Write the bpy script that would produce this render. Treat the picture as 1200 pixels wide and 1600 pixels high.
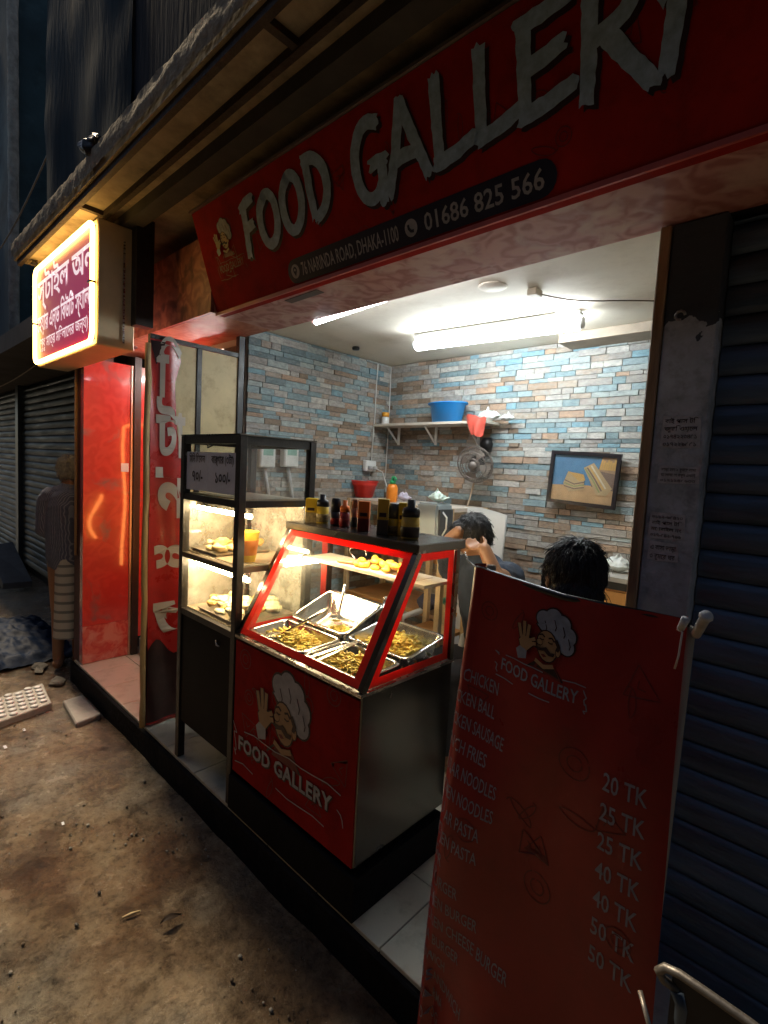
import bpy, bmesh, math, random
from mathutils import Vector, Matrix, noise
R = math.radians
PI = math.pi
random.seed(7)
rnd = random.uniform
for o in list(bpy.data.objects):
    bpy.data.objects.remove(o)
S = bpy.context.scene
COL = S.collection

# ------------------------------------------------------------------ camera
cam = bpy.data.cameras.new('camera')
camo = bpy.data.objects.new('camera', cam)
COL.objects.link(camo)
cam.sensor_fit = 'HORIZONTAL'
cam.sensor_width = 36.0
cam.lens = 36.0 * 790.0 / 1200.0
cam.clip_start = 0.02
cam.clip_end = 500
CR = Matrix(((0.72719961, -0.09466504, 0.67986709),
             (0.68429792, 0.02204609, -0.72886921),
             (0.05401002, 0.99526504, 0.08081100)))
CC = Vector((0, 0, 1.6))
camo.matrix_world = Matrix.Translation(CC) @ CR.to_4x4()
S.camera = camo

# ------------------------------------------------------------------ world, sun, exposure (night)
SUN_DIR = Vector((-0.62, -0.012, 0.78)).normalized()      # towards the light
w = bpy.data.worlds.new('World')
S.world = w
w.use_nodes = True
nt = w.node_tree
bg = nt.nodes['Background']
sky = nt.nodes.new('ShaderNodeTexSky')
sky.sky_type = 'NISHITA'
sky.sun_disc = False
sky.sun_elevation = math.asin(SUN_DIR.z)
sky.sun_rotation = math.atan2(SUN_DIR.x, SUN_DIR.y)
nt.links.new(sky.outputs[0], bg.inputs['Color'])
bg.inputs['Strength'].default_value = 0.034
sl = bpy.data.lights.new('street_light_sun', 'SUN')
sl.energy = 2.0
sl.angle = R(5)
sl.color = (1.0, 0.80, 0.54)
so = bpy.data.objects.new('street_light_sun', sl)
COL.objects.link(so)
so.rotation_euler = (-SUN_DIR).to_track_quat('-Z', 'Y').to_euler()
so.location = SUN_DIR * 20
S.view_settings.view_transform = 'Standard'
S.view_settings.look = 'None'
S.view_settings.gamma = 1.0
S.view_settings.use_curve_mapping = False
S.view_settings.exposure = 1.0
S.render.engine = 'CYCLES'
S.cycles.use_denoising = True
S.cycles.max_bounces = 8
S.cycles.transparent_max_bounces = 16
S.cycles.sample_clamp_indirect = 4.0
S.cycles.caustics_reflective = False
S.cycles.caustics_refractive = False

# ------------------------------------------------------------------ materials
MATS = {}


def nodes_of(m):
    m.use_nodes = True
    n = m.node_tree.nodes
    return m.node_tree, n, n['Principled BSDF']


def M(name, col, rough=0.5, metal=0.0, var=0.18, scale=9.0, bump=0.0, bscale=70.0, spec=0.5,
      stretch=None, rvar=0.0, dirt=None, coat=0.0):
    """Procedural surface: base colour broken by noise, uneven gloss, fine relief, optional dirt (colour, amount, scale)."""
    if name in MATS:
        return MATS[name]
    m = bpy.data.materials.new(name)
    t, n, b = nodes_of(m)
    L = t.links.new
    tc = n.new('ShaderNodeTexCoord')
    src = tc.outputs['Object']
    if stretch:
        mp = n.new('ShaderNodeMapping')
        mp.inputs['Scale'].default_value = stretch
        L(src, mp.inputs['Vector'])
        src = mp.outputs[0]
    no = n.new('ShaderNodeTexNoise')
    no.inputs['Scale'].default_value = scale
    no.inputs['Detail'].default_value = 6
    no.inputs['Roughness'].default_value = 0.65
    L(src, no.inputs['Vector'])
    mx = n.new('ShaderNodeMix')
    mx.data_type = 'RGBA'
    mx.inputs[6].default_value = tuple(c * (1 - var) for c in col[:3]) + (1,)
    mx.inputs[7].default_value = tuple(min(1, c * (1 + var)) for c in col[:3]) + (1,)
    cr = n.new('ShaderNodeMapRange')
    cr.inputs[1].default_value = 0.3
    cr.inputs[2].default_value = 0.7
    L(no.outputs[0], cr.inputs[0])
    L(cr.outputs[0], mx.inputs[0])
    out = mx.outputs[2]
    if dirt:
        dcol, damt, dsc = dirt
        n2 = n.new('ShaderNodeTexNoise')
        n2.inputs['Scale'].default_value = dsc
        n2.inputs['Detail'].default_value = 8
        n2.inputs['Roughness'].default_value = 0.7
        L(src, n2.inputs['Vector'])
        mr = n.new('ShaderNodeMapRange')
        mr.inputs[1].default_value = 0.5
        mr.inputs[2].default_value = 0.72
        mr.inputs[4].default_value = damt
        L(n2.outputs[0], mr.inputs[0])
        m2 = n.new('ShaderNodeMix')
        m2.data_type = 'RGBA'
        m2.inputs[7].default_value = tuple(dcol) + (1,)
        L(mr.outputs[0], m2.inputs[0])
        L(out, m2.inputs[6])
        out = m2.outputs[2]
    L(out, b.inputs['Base Color'])
    b.inputs['Metallic'].default_value = metal
    b.inputs['Specular IOR Level'].default_value = spec
    b.inputs['Coat Weight'].default_value = coat
    b.inputs['Coat Roughness'].default_value = 0.08
    if rvar:
        r2 = n.new('ShaderNodeMapRange')
        r2.inputs[1].default_value = 0.3
        r2.inputs[2].default_value = 0.7
        r2.inputs[3].default_value = max(0.02, rough - rvar)
        r2.inputs[4].default_value = min(1, rough + rvar)
        L(no.outputs[0], r2.inputs[0])
        L(r2.outputs[0], b.inputs['Roughness'])
    else:
        b.inputs['Roughness'].default_value = rough
    if bump:
        n3 = n.new('ShaderNodeTexNoise')
        n3.inputs['Scale'].default_value = bscale
        n3.inputs['Detail'].default_value = 5
        L(src, n3.inputs['Vector'])
        bp = n.new('ShaderNodeBump')
        bp.inputs['Strength'].default_value = bump
        bp.inputs['Distance'].default_value = 0.01
        L(n3.outputs[0], bp.inputs['Height'])
        L(bp.outputs[0], b.inputs['Normal'])
    MATS[name] = m
    return m


def EM(name, col, strength, base=None):
    if name in MATS:
        return MATS[name]
    m = bpy.data.materials.new(name)
    t, n, b = nodes_of(m)
    b.inputs['Base Color'].default_value = tuple(base or col) + (1,)
    b.inputs['Roughness'].default_value = 0.4
    b.inputs['Emission Color'].default_value = tuple(col) + (1,)
    b.inputs['Emission Strength'].default_value = strength
    MATS[name] = m
    return m


def GLASS(name, dust=0.03, tint=(0.97, 0.98, 0.97), refl=1.0):
    """Thin clear pane: see-through with a Fresnel mirror and smudges of dust."""
    if name in MATS:
        return MATS[name]
    m = bpy.data.materials.new(name)
    m.use_nodes = True
    t = m.node_tree
    n = t.nodes
    n.clear()
    L = t.links.new
    out = n.new('ShaderNodeOutputMaterial')
    tr = n.new('ShaderNodeBsdfTransparent')
    tr.inputs[0].default_value = tuple(tint) + (1,)
    gl = n.new('ShaderNodeBsdfGlossy')
    gl.inputs['Roughness'].default_value = 0.03
    fr = n.new('ShaderNodeFresnel')
    fr.inputs[0].default_value = 1.45
    ml = n.new('ShaderNodeMath')
    ml.operation = 'MULTIPLY'
    ml.inputs[1].default_value = refl
    L(fr.outputs[0], ml.inputs[0])
    mix = n.new('ShaderNodeMixShader')
    ge = n.new('ShaderNodeNewGeometry')          # only the outer face of the pane mirrors
    fb_ = n.new('ShaderNodeMath')
    fb_.operation = 'SUBTRACT'
    fb_.inputs[0].default_value = 1.0
    L(ge.outputs['Backfacing'], fb_.inputs[1])
    m3 = n.new('ShaderNodeMath')
    m3.operation = 'MULTIPLY'
    L(ml.outputs[0], m3.inputs[0])
    L(fb_.outputs[0], m3.inputs[1])
    L(m3.outputs[0], mix.inputs[0])
    L(tr.outputs[0], mix.inputs[1])
    L(gl.outputs[0], mix.inputs[2])
    df = n.new('ShaderNodeBsdfDiffuse')
    df.inputs[0].default_value = (0.62, 0.6, 0.56, 1)
    tc = n.new('ShaderNodeTexCoord')
    no = n.new('ShaderNodeTexNoise')
    no.inputs['Scale'].default_value = 7
    no.inputs['Detail'].default_value = 7
    no.inputs['Roughness'].default_value = 0.7
    L(tc.outputs['Object'], no.inputs['Vector'])
    mr = n.new('ShaderNodeMapRange')
    mr.inputs[1].default_value = 0.35
    mr.inputs[2].default_value = 0.75
    mr.inputs[3].default_value = dust * 0.4
    mr.inputs[4].default_value = dust * 1.8
    L(no.outputs[0], mr.inputs[0])
    m2 = n.new('ShaderNodeMixShader')
    L(mr.outputs[0], m2.inputs[0])
    L(mix.outputs[0], m2.inputs[1])
    L(df.outputs[0], m2.inputs[2])
    L(m2.outputs[0], out.inputs[0])
    MATS[name] = m
    return m


def PATTERN(name, c0, c1, c2, scale=14.0, dist=2.5, rough=0.35, coat=0.3, c0w=0.5):
    """Printed floral swirl: distorted wave and cells in three inks."""
    if name in MATS:
        return MATS[name]
    m = bpy.data.materials.new(name)
    t, n, b = nodes_of(m)
    L = t.links.new
    tc = n.new('ShaderNodeTexCoord')
    no = n.new('ShaderNodeTexNoise')
    no.inputs['Scale'].default_value = scale * 0.6
    no.inputs['Detail'].default_value = 3
    L(tc.outputs['Object'], no.inputs['Vector'])
    va = n.new('ShaderNodeVectorMath')
    va.operation = 'MULTIPLY_ADD'
    va.inputs[1].default_value = (dist / scale,) * 3
    L(no.outputs['Color'], va.inputs[0])
    L(tc.outputs['Object'], va.inputs[2])
    vo = n.new('ShaderNodeTexVoronoi')
    vo.inputs['Scale'].default_value = scale
    L(va.outputs[0], vo.inputs['Vector'])
    ws = n.new('ShaderNodeMath')
    ws.operation = 'SINE'
    mu = n.new('ShaderNodeMath')
    mu.operation = 'MULTIPLY'
    mu.inputs[1].default_value = 15
    L(vo.outputs['Distance'], mu.inputs[0])
    L(mu.outputs[0], ws.inputs[0])
    mr = n.new('ShaderNodeMapRange')
    mr.inputs[1].default_value = -0.9
    mr.inputs[2].default_value = 0.9
    L(ws.outputs[0], mr.inputs[0])
    mx = n.new('ShaderNodeMix')
    mx.data_type = 'RGBA'
    mx.inputs[6].default_value = tuple(c0) + (1,)
    mx.inputs[7].default_value = tuple(c1) + (1,)
    L(mr.outputs[0], mx.inputs[0])
    n2 = n.new('ShaderNodeTexNoise')
    n2.inputs['Scale'].default_value = scale * 0.8
    n2.inputs['Detail'].default_value = 5
    L(va.outputs[0], n2.inputs['Vector'])
    m2r = n.new('ShaderNodeMapRange')
    m2r.inputs[1].default_value = c0w
    m2r.inputs[2].default_value = c0w + 0.14
    L(n2.outputs[0], m2r.inputs[0])
    m2 = n.new('ShaderNodeMix')
    m2.data_type = 'RGBA'
    m2.inputs[7].default_value = tuple(c2) + (1,)
    L(m2r.outputs[0], m2.inputs[0])
    L(mx.outputs[2], m2.inputs[6])
    L(m2.outputs[2], b.inputs['Base Color'])
    b.inputs['Roughness'].default_value = rough
    b.inputs['Coat Weight'].default_value = coat
    b.inputs['Coat Roughness'].default_value = 0.06
    MATS[name] = m
    return m


def STRIPE(name, c0, c1, scale, axis='Z', rough=0.8, c2=None, scale2=None):
    if name in MATS:
        return MATS[name]
    m = bpy.data.materials.new(name)
    t, n, b = nodes_of(m)
    L = t.links.new
    tc = n.new('ShaderNodeTexCoord')

    def wave(ax, sc):
        wv = n.new('ShaderNodeTexWave')
        wv.bands_direction = ax
        wv.inputs['Scale'].default_value = sc
        wv.inputs['Distortion'].default_value = 0.25
        L(tc.outputs['Object'], wv.inputs['Vector'])
        mr = n.new('ShaderNodeMapRange')
        mr.inputs[1].default_value = 0.72
        mr.inputs[2].default_value = 0.86
        L(wv.outputs[0], mr.inputs[0])
        return mr
    mr = wave(axis, scale)
    mx = n.new('ShaderNodeMix')
    mx.data_type = 'RGBA'
    mx.inputs[6].default_value = tuple(c0) + (1,)
    mx.inputs[7].default_value = tuple(c1) + (1,)
    L(mr.outputs[0], mx.inputs[0])
    out = mx.outputs[2]
    if c2:
        mr2 = wave('X', scale2)
        m2 = n.new('ShaderNodeMix')
        m2.data_type = 'RGBA'
        m2.inputs[7].default_value = tuple(c2) + (1,)
        L(mr2.outputs[0], m2.inputs[0])
        L(out, m2.inputs[6])
        out = m2.outputs[2]
    L(out, b.inputs['Base Color'])
    b.inputs['Roughness'].default_value = rough
    MATS[name] = m
    return m


black_metal = M('black_metal', (0.012, 0.011, 0.011), 0.38, 0.0, 0.3, 20, 0.15, 120, rvar=0.12, dirt=((0.06, 0.045, 0.035), 0.4, 16))
steel = M('steel', (0.52, 0.5, 0.47), 0.28, 1.0, 0.12, 14, 0.05, 40, stretch=(1, 1, 6), rvar=0.1)
steel_dark = M('steel_dark', (0.15, 0.142, 0.135), 0.25, 1.0, 0.10, 3, 0.10, 5, rvar=0.05)
pan_steel = M('pan_steel', (0.62, 0.6, 0.56), 0.22, 1.0, 0.1, 20, 0.04, 60, rvar=0.08)
red_tape = M('red_tape', (0.80, 0.05, 0.03), 0.35, 0, 0.1, 30, coat=0.2)
_t, _n, _b = red_tape.node_tree, red_tape.node_tree.nodes, red_tape.node_tree.nodes['Principled BSDF']
_tl = _n.new('ShaderNodeBsdfTranslucent')
_tl.inputs[0].default_value = (0.85, 0.06, 0.035, 1)
_mx = _n.new('ShaderNodeMixShader')
_mx.inputs[0].default_value = 0.5
_t.links.new(_b.outputs[0], _mx.inputs[1])
_t.links.new(_tl.outputs[0], _mx.inputs[2])
_t.links.new(_mx.outputs[0], _n['Material Output'].inputs[0])
red_vinyl = M('red_vinyl', (0.34, 0.018, 0.013), 0.8, 0, 0.25, 4, 0.03, 20, spec=0.08, rvar=0.08, dirt=((0.15, 0.015, 0.012), 0.6, 13))
red_menu = M('red_menu', (0.29, 0.013, 0.010), 0.34, 0, 0.25, 4, 0.05, 14, rvar=0.1, dirt=((0.09, 0.009, 0.008), 0.55, 8))
ink_dark = M('ink_dark', (0.03, 0.008, 0.008), 0.45, 0, 0.2)
ink_line = M('ink_line', (0.15, 0.010, 0.009), 0.45, 0, 0.2)
ink_navy = M('ink_navy', (0.012, 0.012, 0.03), 0.4, 0, 0.2)
ink_white = M('ink_white', (0.36, 0.36, 0.38), 0.4, 0, 0.2, 30)
ink_grey = M('ink_grey', (0.26, 0.28, 0.32), 0.45, 0, 0.25, 40)
ink_skin = M('ink_skin', (0.38, 0.22, 0.10), 0.45, 0, 0.1)
paper = M('paper', (0.74, 0.78, 0.88), 0.7, 0, 0.06, 20)
cream = M('cream', (0.62, 0.50, 0.26), 0.5, 0, 0.12, 5, 0.05, 20, dirt=((0.25, 0.13, 0.05), 0.6, 9))
wood = M('wood', (0.34, 0.20, 0.09), 0.55, 0, 0.3, 10, 0.2, 60, stretch=(1, 1, 0.15))
wood_orange = M('wood_orange', (0.50, 0.24, 0.07), 0.5, 0, 0.25, 10, 0.1, 60, stretch=(0.15, 1, 1))
white_plastic = M('white_plastic', (0.72, 0.72, 0.70), 0.4, 0, 0.06)
bag_white = M('bag_white', (0.70, 0.74, 0.72), 0.35, 0, 0.08, 20)
skin_mat = M('skin', (0.30, 0.15, 0.08), 0.5, 0, 0.12, 14)
hair_mat = M('hair', (0.008, 0.008, 0.010), 0.42, 0, 0.5, 60, 0.6, 160, stretch=(1, 1, 0.3))
concrete = M('concrete', (0.20, 0.20, 0.19), 0.85, 0, 0.3, 7, 0.5, 40, dirt=((0.07, 0.065, 0.06), 0.7, 5))
brushed = M('ink_brush', (0.31, 0.44, 0.58), 0.5, 0, 0.28, 34, stretch=(1, 1, 1))
glass_cart = GLASS('glass_cart', 0.02)
glass_dusty = GLASS('glass_dusty', 0.11)
glass_front = GLASS('glass_front', 0.015)

# ------------------------------------------------------------------ mesh helpers
LOCS = {}


class MB:
    def __init__(s):
        s.v = []
        s.f = []
        s.mi = []

    def add(s, vs, fs, mi=0):
        k = len(s.v)
        s.v += [Vector(a) for a in vs]
        s.f += [tuple(i + k for i in f) for f in fs]
        s.mi += [mi] * len(fs)
        return s

    def box(s, x0, x1, y0, y1, z0, z1, mi=0):
        return s.add([(x0, y0, z0), (x1, y0, z0), (x1, y1, z0), (x0, y1, z0), (x0, y0, z1), (x1, y0, z1), (x1, y1, z1), (x0, y1, z1)],
                     [(0, 3, 2, 1), (4, 5, 6, 7), (0, 1, 5, 4), (1, 2, 6, 5), (2, 3, 7, 6), (3, 0, 4, 7)], mi)

    def hexa(s, a, b, mi=0):
        """solid between two quads a (bottom) and b (top)"""
        return s.add(list(a) + list(b), [(3, 2, 1, 0), (4, 5, 6, 7), (0, 1, 5, 4), (1, 2, 6, 5), (2, 3, 7, 6), (3, 0, 4, 7)], mi)

    def beam(s, p0, p1, wd, ht, up=(0, 0, 1), mi=0):
        p0, p1 = Vector(p0), Vector(p1)
        d = (p1 - p0).normalized()
        sd = d.cross(Vector(up)).normalized()
        u = sd.cross(d)
        q = []
        for p in (p0, p1):
            q.append([p - sd * wd / 2 - u * ht / 2, p + sd * wd / 2 - u * ht / 2, p + sd * wd / 2 + u * ht / 2, p - sd * wd / 2 + u * ht / 2])
        return s.hexa(q[0], q[1], mi)

    def tube(s, path, r, n=8, caps=True, closed=False, mi=0):
        path = [Vector(p) for p in path]
        m = len(path)
        rr = r if isinstance(r, (list, tuple)) else [r] * m
        vs = []
        prev = None
        for i, p in enumerate(path):
            if closed:
                d = path[(i + 1) % m] - path[i - 1]
            else:
                d = path[min(i + 1, m - 1)] - path[max(i - 1, 0)]
            d.normalize()
            if prev is None:
                a = Vector((0, 0, 1)) if abs(d.z) < 0.9 else Vector((1, 0, 0))
                u = d.cross(a).normalized()
            else:
                u = (prev - d * prev.dot(d)).normalized()
            prev = u
            v = d.cross(u)
            for k in range(n):
                t = 2 * PI * k / n
                vs.append(p + (u * math.cos(t) + v * math.sin(t)) * rr[i])
        fs = []
        for i in range(m if closed else m - 1):
            j = (i + 1) % m
            for k in range(n):
                k2 = (k + 1) % n
                fs.append((i * n + k, i * n + k2, j * n + k2, j * n + k))
        if caps and not closed:
            fs.append(tuple(range(n - 1, -1, -1)))
            fs.append(tuple((m - 1) * n + k for k in range(n)))
        return s.add(vs, fs, mi)

    def lathe(s, prof, c=(0, 0, 0), n=20, sx=1.0, sy=1.0, mi=0):
        c = Vector(c)
        vs = []
        for (r, z) in prof:
            for k in range(n):
                t = 2 * PI * k / n
                vs.append(c + Vector((r * sx * math.cos(t), r * sy * math.sin(t), z)))
        fs = []
        for i in range(len(prof) - 1):
            for k in range(n):
                k2 = (k + 1) % n
                fs.append((i * n + k, i * n + k2, (i + 1) * n + k2, (i + 1) * n + k))
        fs.append(tuple(range(n - 1, -1, -1)))
        fs.append(tuple((len(prof) - 1) * n + k for k in range(n)))
        return s.add(vs, fs, mi)

    def ell(s, c, rad, n=12, m=8, rot=None, mi=0):
        c = Vector(c)
        if isinstance(rad, (int, float)):
            rad = (rad,) * 3
        vs = []
        for i in range(m + 1):
            ph = PI * i / m
            for k in range(n):
                t = 2 * PI * k / n
                p = Vector((rad[0] * math.sin(ph) * math.cos(t), rad[1] * math.sin(ph) * math.sin(t), rad[2] * math.cos(ph)))
                if rot:
                    p = rot @ p
                vs.append(c + p)
        fs = []
        for i in range(m):
            for k in range(n):
                k2 = (k + 1) % n
                fs.append((i * n + k, (i + 1) * n + k, (i + 1) * n + k2, i * n + k2))
        return s.add(vs, fs, mi)

    def cap(s, p0, p1, r0, r1, n=12):
        """tapered capsule"""
        p0, p1 = Vector(p0), Vector(p1)
        d = (p1 - p0)
        ln = max(d.length, 1e-5)
        d.normalize()
        path = []
        rad = []
        for a in (-85, -60, -30, 0):
            path.append(p0 + d * r0 * math.sin(R(a)))
            rad.append(r0 * math.cos(R(a)))
        for a in (0, 30, 60, 85):
            path.append(p1 + d * r1 * math.sin(R(a)))
            rad.append(r1 * math.cos(R(a)))
        return s.tube(path, rad, n)

    def grid(s, fn, nu, nv, mi=0):
        vs = [fn(i / nu, j / nv) for j in range(nv + 1) for i in range(nu + 1)]
        fs = [(j * (nu + 1) + i, j * (nu + 1) + i + 1, (j + 1) * (nu + 1) + i + 1, (j + 1) * (nu + 1) + i) for j in range(nv) for i in range(nu)]
        return s.add(vs, fs, mi)

    def poly(s, pts, mi=0):
        return s.add(pts, [tuple(range(len(pts)))], mi)

    def jitter(s, amp, sc=20, seed=0):
        for v in s.v:
            v += noise.noise_vector(v * sc + Vector((seed, seed, seed))) * amp
        return s

    def mesh(s, name, mat, off=Vector((0, 0, 0)), smooth=False, bev=0.0, seg=1):
        me = bpy.data.meshes.new(name)
        me.from_pydata([v - off for v in s.v], [], s.f)
        for m in (mat if isinstance(mat, (list, tuple)) else [mat]):
            me.materials.append(m)
        me.polygons.foreach_set('material_index', s.mi)
        if bev:
            b = bmesh.new()
            b.from_mesh(me)
            es = [e for e in b.edges if len(e.link_faces) == 2 and e.calc_face_angle(0) > 0.5]
            bmesh.ops.bevel(b, geom=es, offset=bev, segments=seg, affect='EDGES', clamp_overlap=True)
            b.to_mesh(me)
            b.free()
        if smooth:
            me.polygons.foreach_set('use_smooth', [True] * len(me.polygons))
        me.update()
        return me


def lump(c, r, seed, n=10, m=7, amp=0.35):
    mb = MB().ell((0, 0, 0), r, n, m)
    sc = 1.2 / max(r if isinstance(r, (tuple, list)) else (r,))
    for v in mb.v:
        f = 1 + amp * noise.noise(v * sc + Vector((seed * 3.1, seed, 0)))
        v *= f
        v += Vector(c)
    return mb


def link(name, me, parent=None):
    o = bpy.data.objects.new(name, me)
    COL.objects.link(o)
    if parent:
        o.parent = parent
        LOCS[o.name] = LOCS[parent.name]
    return o


def tag(o, label=None, cat=None, group=None, kind=None):
    if label:
        o['label'] = label
    if cat:
        o['category'] = cat
    if group:
        o['group'] = group
    if kind:
        o['kind'] = kind
    return o


def thing(name, label, cat, loc=(0, 0, 0), rz=0, group=None, kind=None):
    """Empty at the base of a thing; parts are given in world coordinates unless rz is used (then local)."""
    o = bpy.data.objects.new(name, None)
    COL.objects.link(o)
    o.empty_display_size = 0.05
    o.location = loc
    o.rotation_euler = (0, 0, rz)
    LOCS[o.name] = Vector(loc)
    return tag(o, label, cat, group, kind)


def part(name, mb, mat, parent, smooth=False, bev=0.0, label=None, kind=None, local=False, seg=1):
    off = Vector((0, 0, 0)) if local else LOCS[parent.name]
    o = link(name, mb.mesh(name, mat, off, smooth, bev, seg), parent)
    return tag(o, label, None, None, kind)


def solo(name, mb, mat, label, cat, loc, group=None, smooth=False, bev=0.0, kind=None, seg=1):
    loc = Vector(loc)
    o = link(name, mb.mesh(name, mat, loc, smooth, bev, seg))
    o.location = loc
    LOCS[o.name] = loc
    return tag(o, label, cat, group, kind)


def box(*a):
    return MB().box(*a)


def ray(px, py):
    d = CR @ Vector(((px - 600) / 790.0, -(py - 800) / 790.0, -1.0))
    return d


def at(px, py, ax, val):
    """a point of the photograph on a known plane of the place (ax = val)"""
    d = ray(px, py)
    return CC + d * ((val - CC[ax]) / d[ax])


def remesh(mb, name, mat, parent, voxel=0.008, smooth=4, disp=0.0, dscale=40, local=False):
    """one continuous skin over overlapping limbs"""
    off = Vector((0, 0, 0)) if local else LOCS[parent.name]
    me0 = mb.mesh('raw', mat, off)
    tmp = bpy.data.objects.new('raw', me0)
    COL.objects.link(tmp)
    md = tmp.modifiers.new('r', 'REMESH')
    md.mode = 'VOXEL'
    md.voxel_size = voxel
    ms = tmp.modifiers.new('s', 'SMOOTH')
    ms.iterations = smooth
    ms.factor = 0.5
    bpy.context.view_layer.update()
    me = bpy.data.meshes.new_from_object(tmp.evaluated_get(bpy.context.evaluated_depsgraph_get()))
    bpy.data.objects.remove(tmp)
    if disp:
        nn = [v.normal.copy() for v in me.vertices]
        for v, q in zip(me.vertices, nn):
            p = v.co
            v.co = p + q * disp * (noise.noise(Vector((p.x, p.y, p.z * 0.45)) * dscale) + 0.5 * noise.noise(p * dscale * 2.3))
    me.name = name
    me.materials.clear()
    me.materials.append(mat)
    me.polygons.foreach_set('use_smooth', [True] * len(me.polygons))
    me.update()
    return link(name, me, parent)


# lettering: flat print as outline meshes laid on a surface through fn(u, v, lift)
def text2d(body, bold=0.0, shear=0.0, space=1.0):
    c = bpy.data.curves.new('txt', 'FONT')
    c.body = body
    c.resolution_u = 2
    c.offset = bold
    c.shear = shear
    c.space_character = space
    o = bpy.data.objects.new('txt', c)
    COL.objects.link(o)
    bpy.context.view_layer.update()
    me = bpy.data.meshes.new_from_object(o.evaluated_get(bpy.context.evaluated_depsgraph_get()))
    vs = [(v.co.x, v.co.y) for v in me.vertices]
    fs = [tuple(p.vertices) for p in me.polygons]
    bpy.data.objects.remove(o)
    bpy.data.curves.remove(c)
    bpy.data.meshes.remove(me)
    return vs, fs


def lettering(mb, body, fn, u0, v0, u1, h, bold=0.012, lift=0.0015, mi=0, slope=0.0, shear=0.0, width=None, space=1.0, sub=False):
    vs, fs = text2d(body, bold, shear, space)
    if not vs:
        return
    xs = [a for a, b in vs]
    x0, x1 = min(xs), max(xs)
    sc = (u1 - u0) / (x1 - x0) if u1 is not None else h * (width or 0.6) / 0.69
    sy = h / 0.69
    pts = []
    for a, b in vs:
        u = u0 + (a - x0) * sc
        pts.append(fn(u, v0 + b * sy + (u - u0) * slope, lift))
    mb.add(pts, fs, mi)


def plane_fn(o, U, V):
    o, U, V = Vector(o), Vector(U).normalized(), Vector(V).normalized()
    N = U.cross(V).normalized()
    return lambda u, v, l=0.0: o + U * u + V * v + N * l


def ring2(cx, cy, rx, ry, n=18, rot=0.0, a0=0, a1=360):
    out = []
    for k in range(n):
        t = R(a0 + (a1 - a0) * k / (n if a1 - a0 >= 360 else n - 1))
        x, y = rx * math.cos(t), ry * math.sin(t)
        out.append((cx + x * math.cos(rot) - y * math.sin(rot), cy + x * math.sin(rot) + y * math.cos(rot)))
    return out


def stroke2(pts, wd, rough=0.0, taper=1.0):
    """outline polygon of a thick pen line; rough gives a dry-brush edge"""
    P = []
    for i in range(len(pts) - 1):
        a, b = Vector(pts[i]).to_2d(), Vector(pts[i + 1]).to_2d()
        k = max(1, int((b - a).length / max(wd * 0.35, 1e-4)))
        for j in range(k):
            P.append(a.lerp(b, j / k))
    P.append(Vector(pts[-1]).to_2d())
    Lf, Rt = [], []
    n = len(P)
    for i, p in enumerate(P):
        d = (P[min(i + 1, n - 1)] - P[max(i - 1, 0)])
        if d.length < 1e-7:
            d = Vector((1, 0))
        d.normalize()
        q = Vector((-d.y, d.x))
        ww = wd / 2 * (1 + (taper - 1) * i / max(1, n - 1))
        Lf.append(p + q * ww * (1 + rnd(-rough, rough)))
        Rt.append(p - q * ww * (1 + rnd(-rough, rough)))
    ends = []
    starts = []
    if rough:
        d = (P[-1] - P[-2]).normalized()
        s = (P[1] - P[0]).normalized()
        for k in (0.2, 0.4, 0.6, 0.8):
            ends.append(Lf[-1].lerp(Rt[-1], k) + d * wd * rnd(-0.25, 0.35))
            starts.append(Rt[0].lerp(Lf[0], k) - s * wd * rnd(-0.2, 0.3))
    return [tuple(p) for p in Lf + ends + Rt[::-1] + starts]


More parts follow.
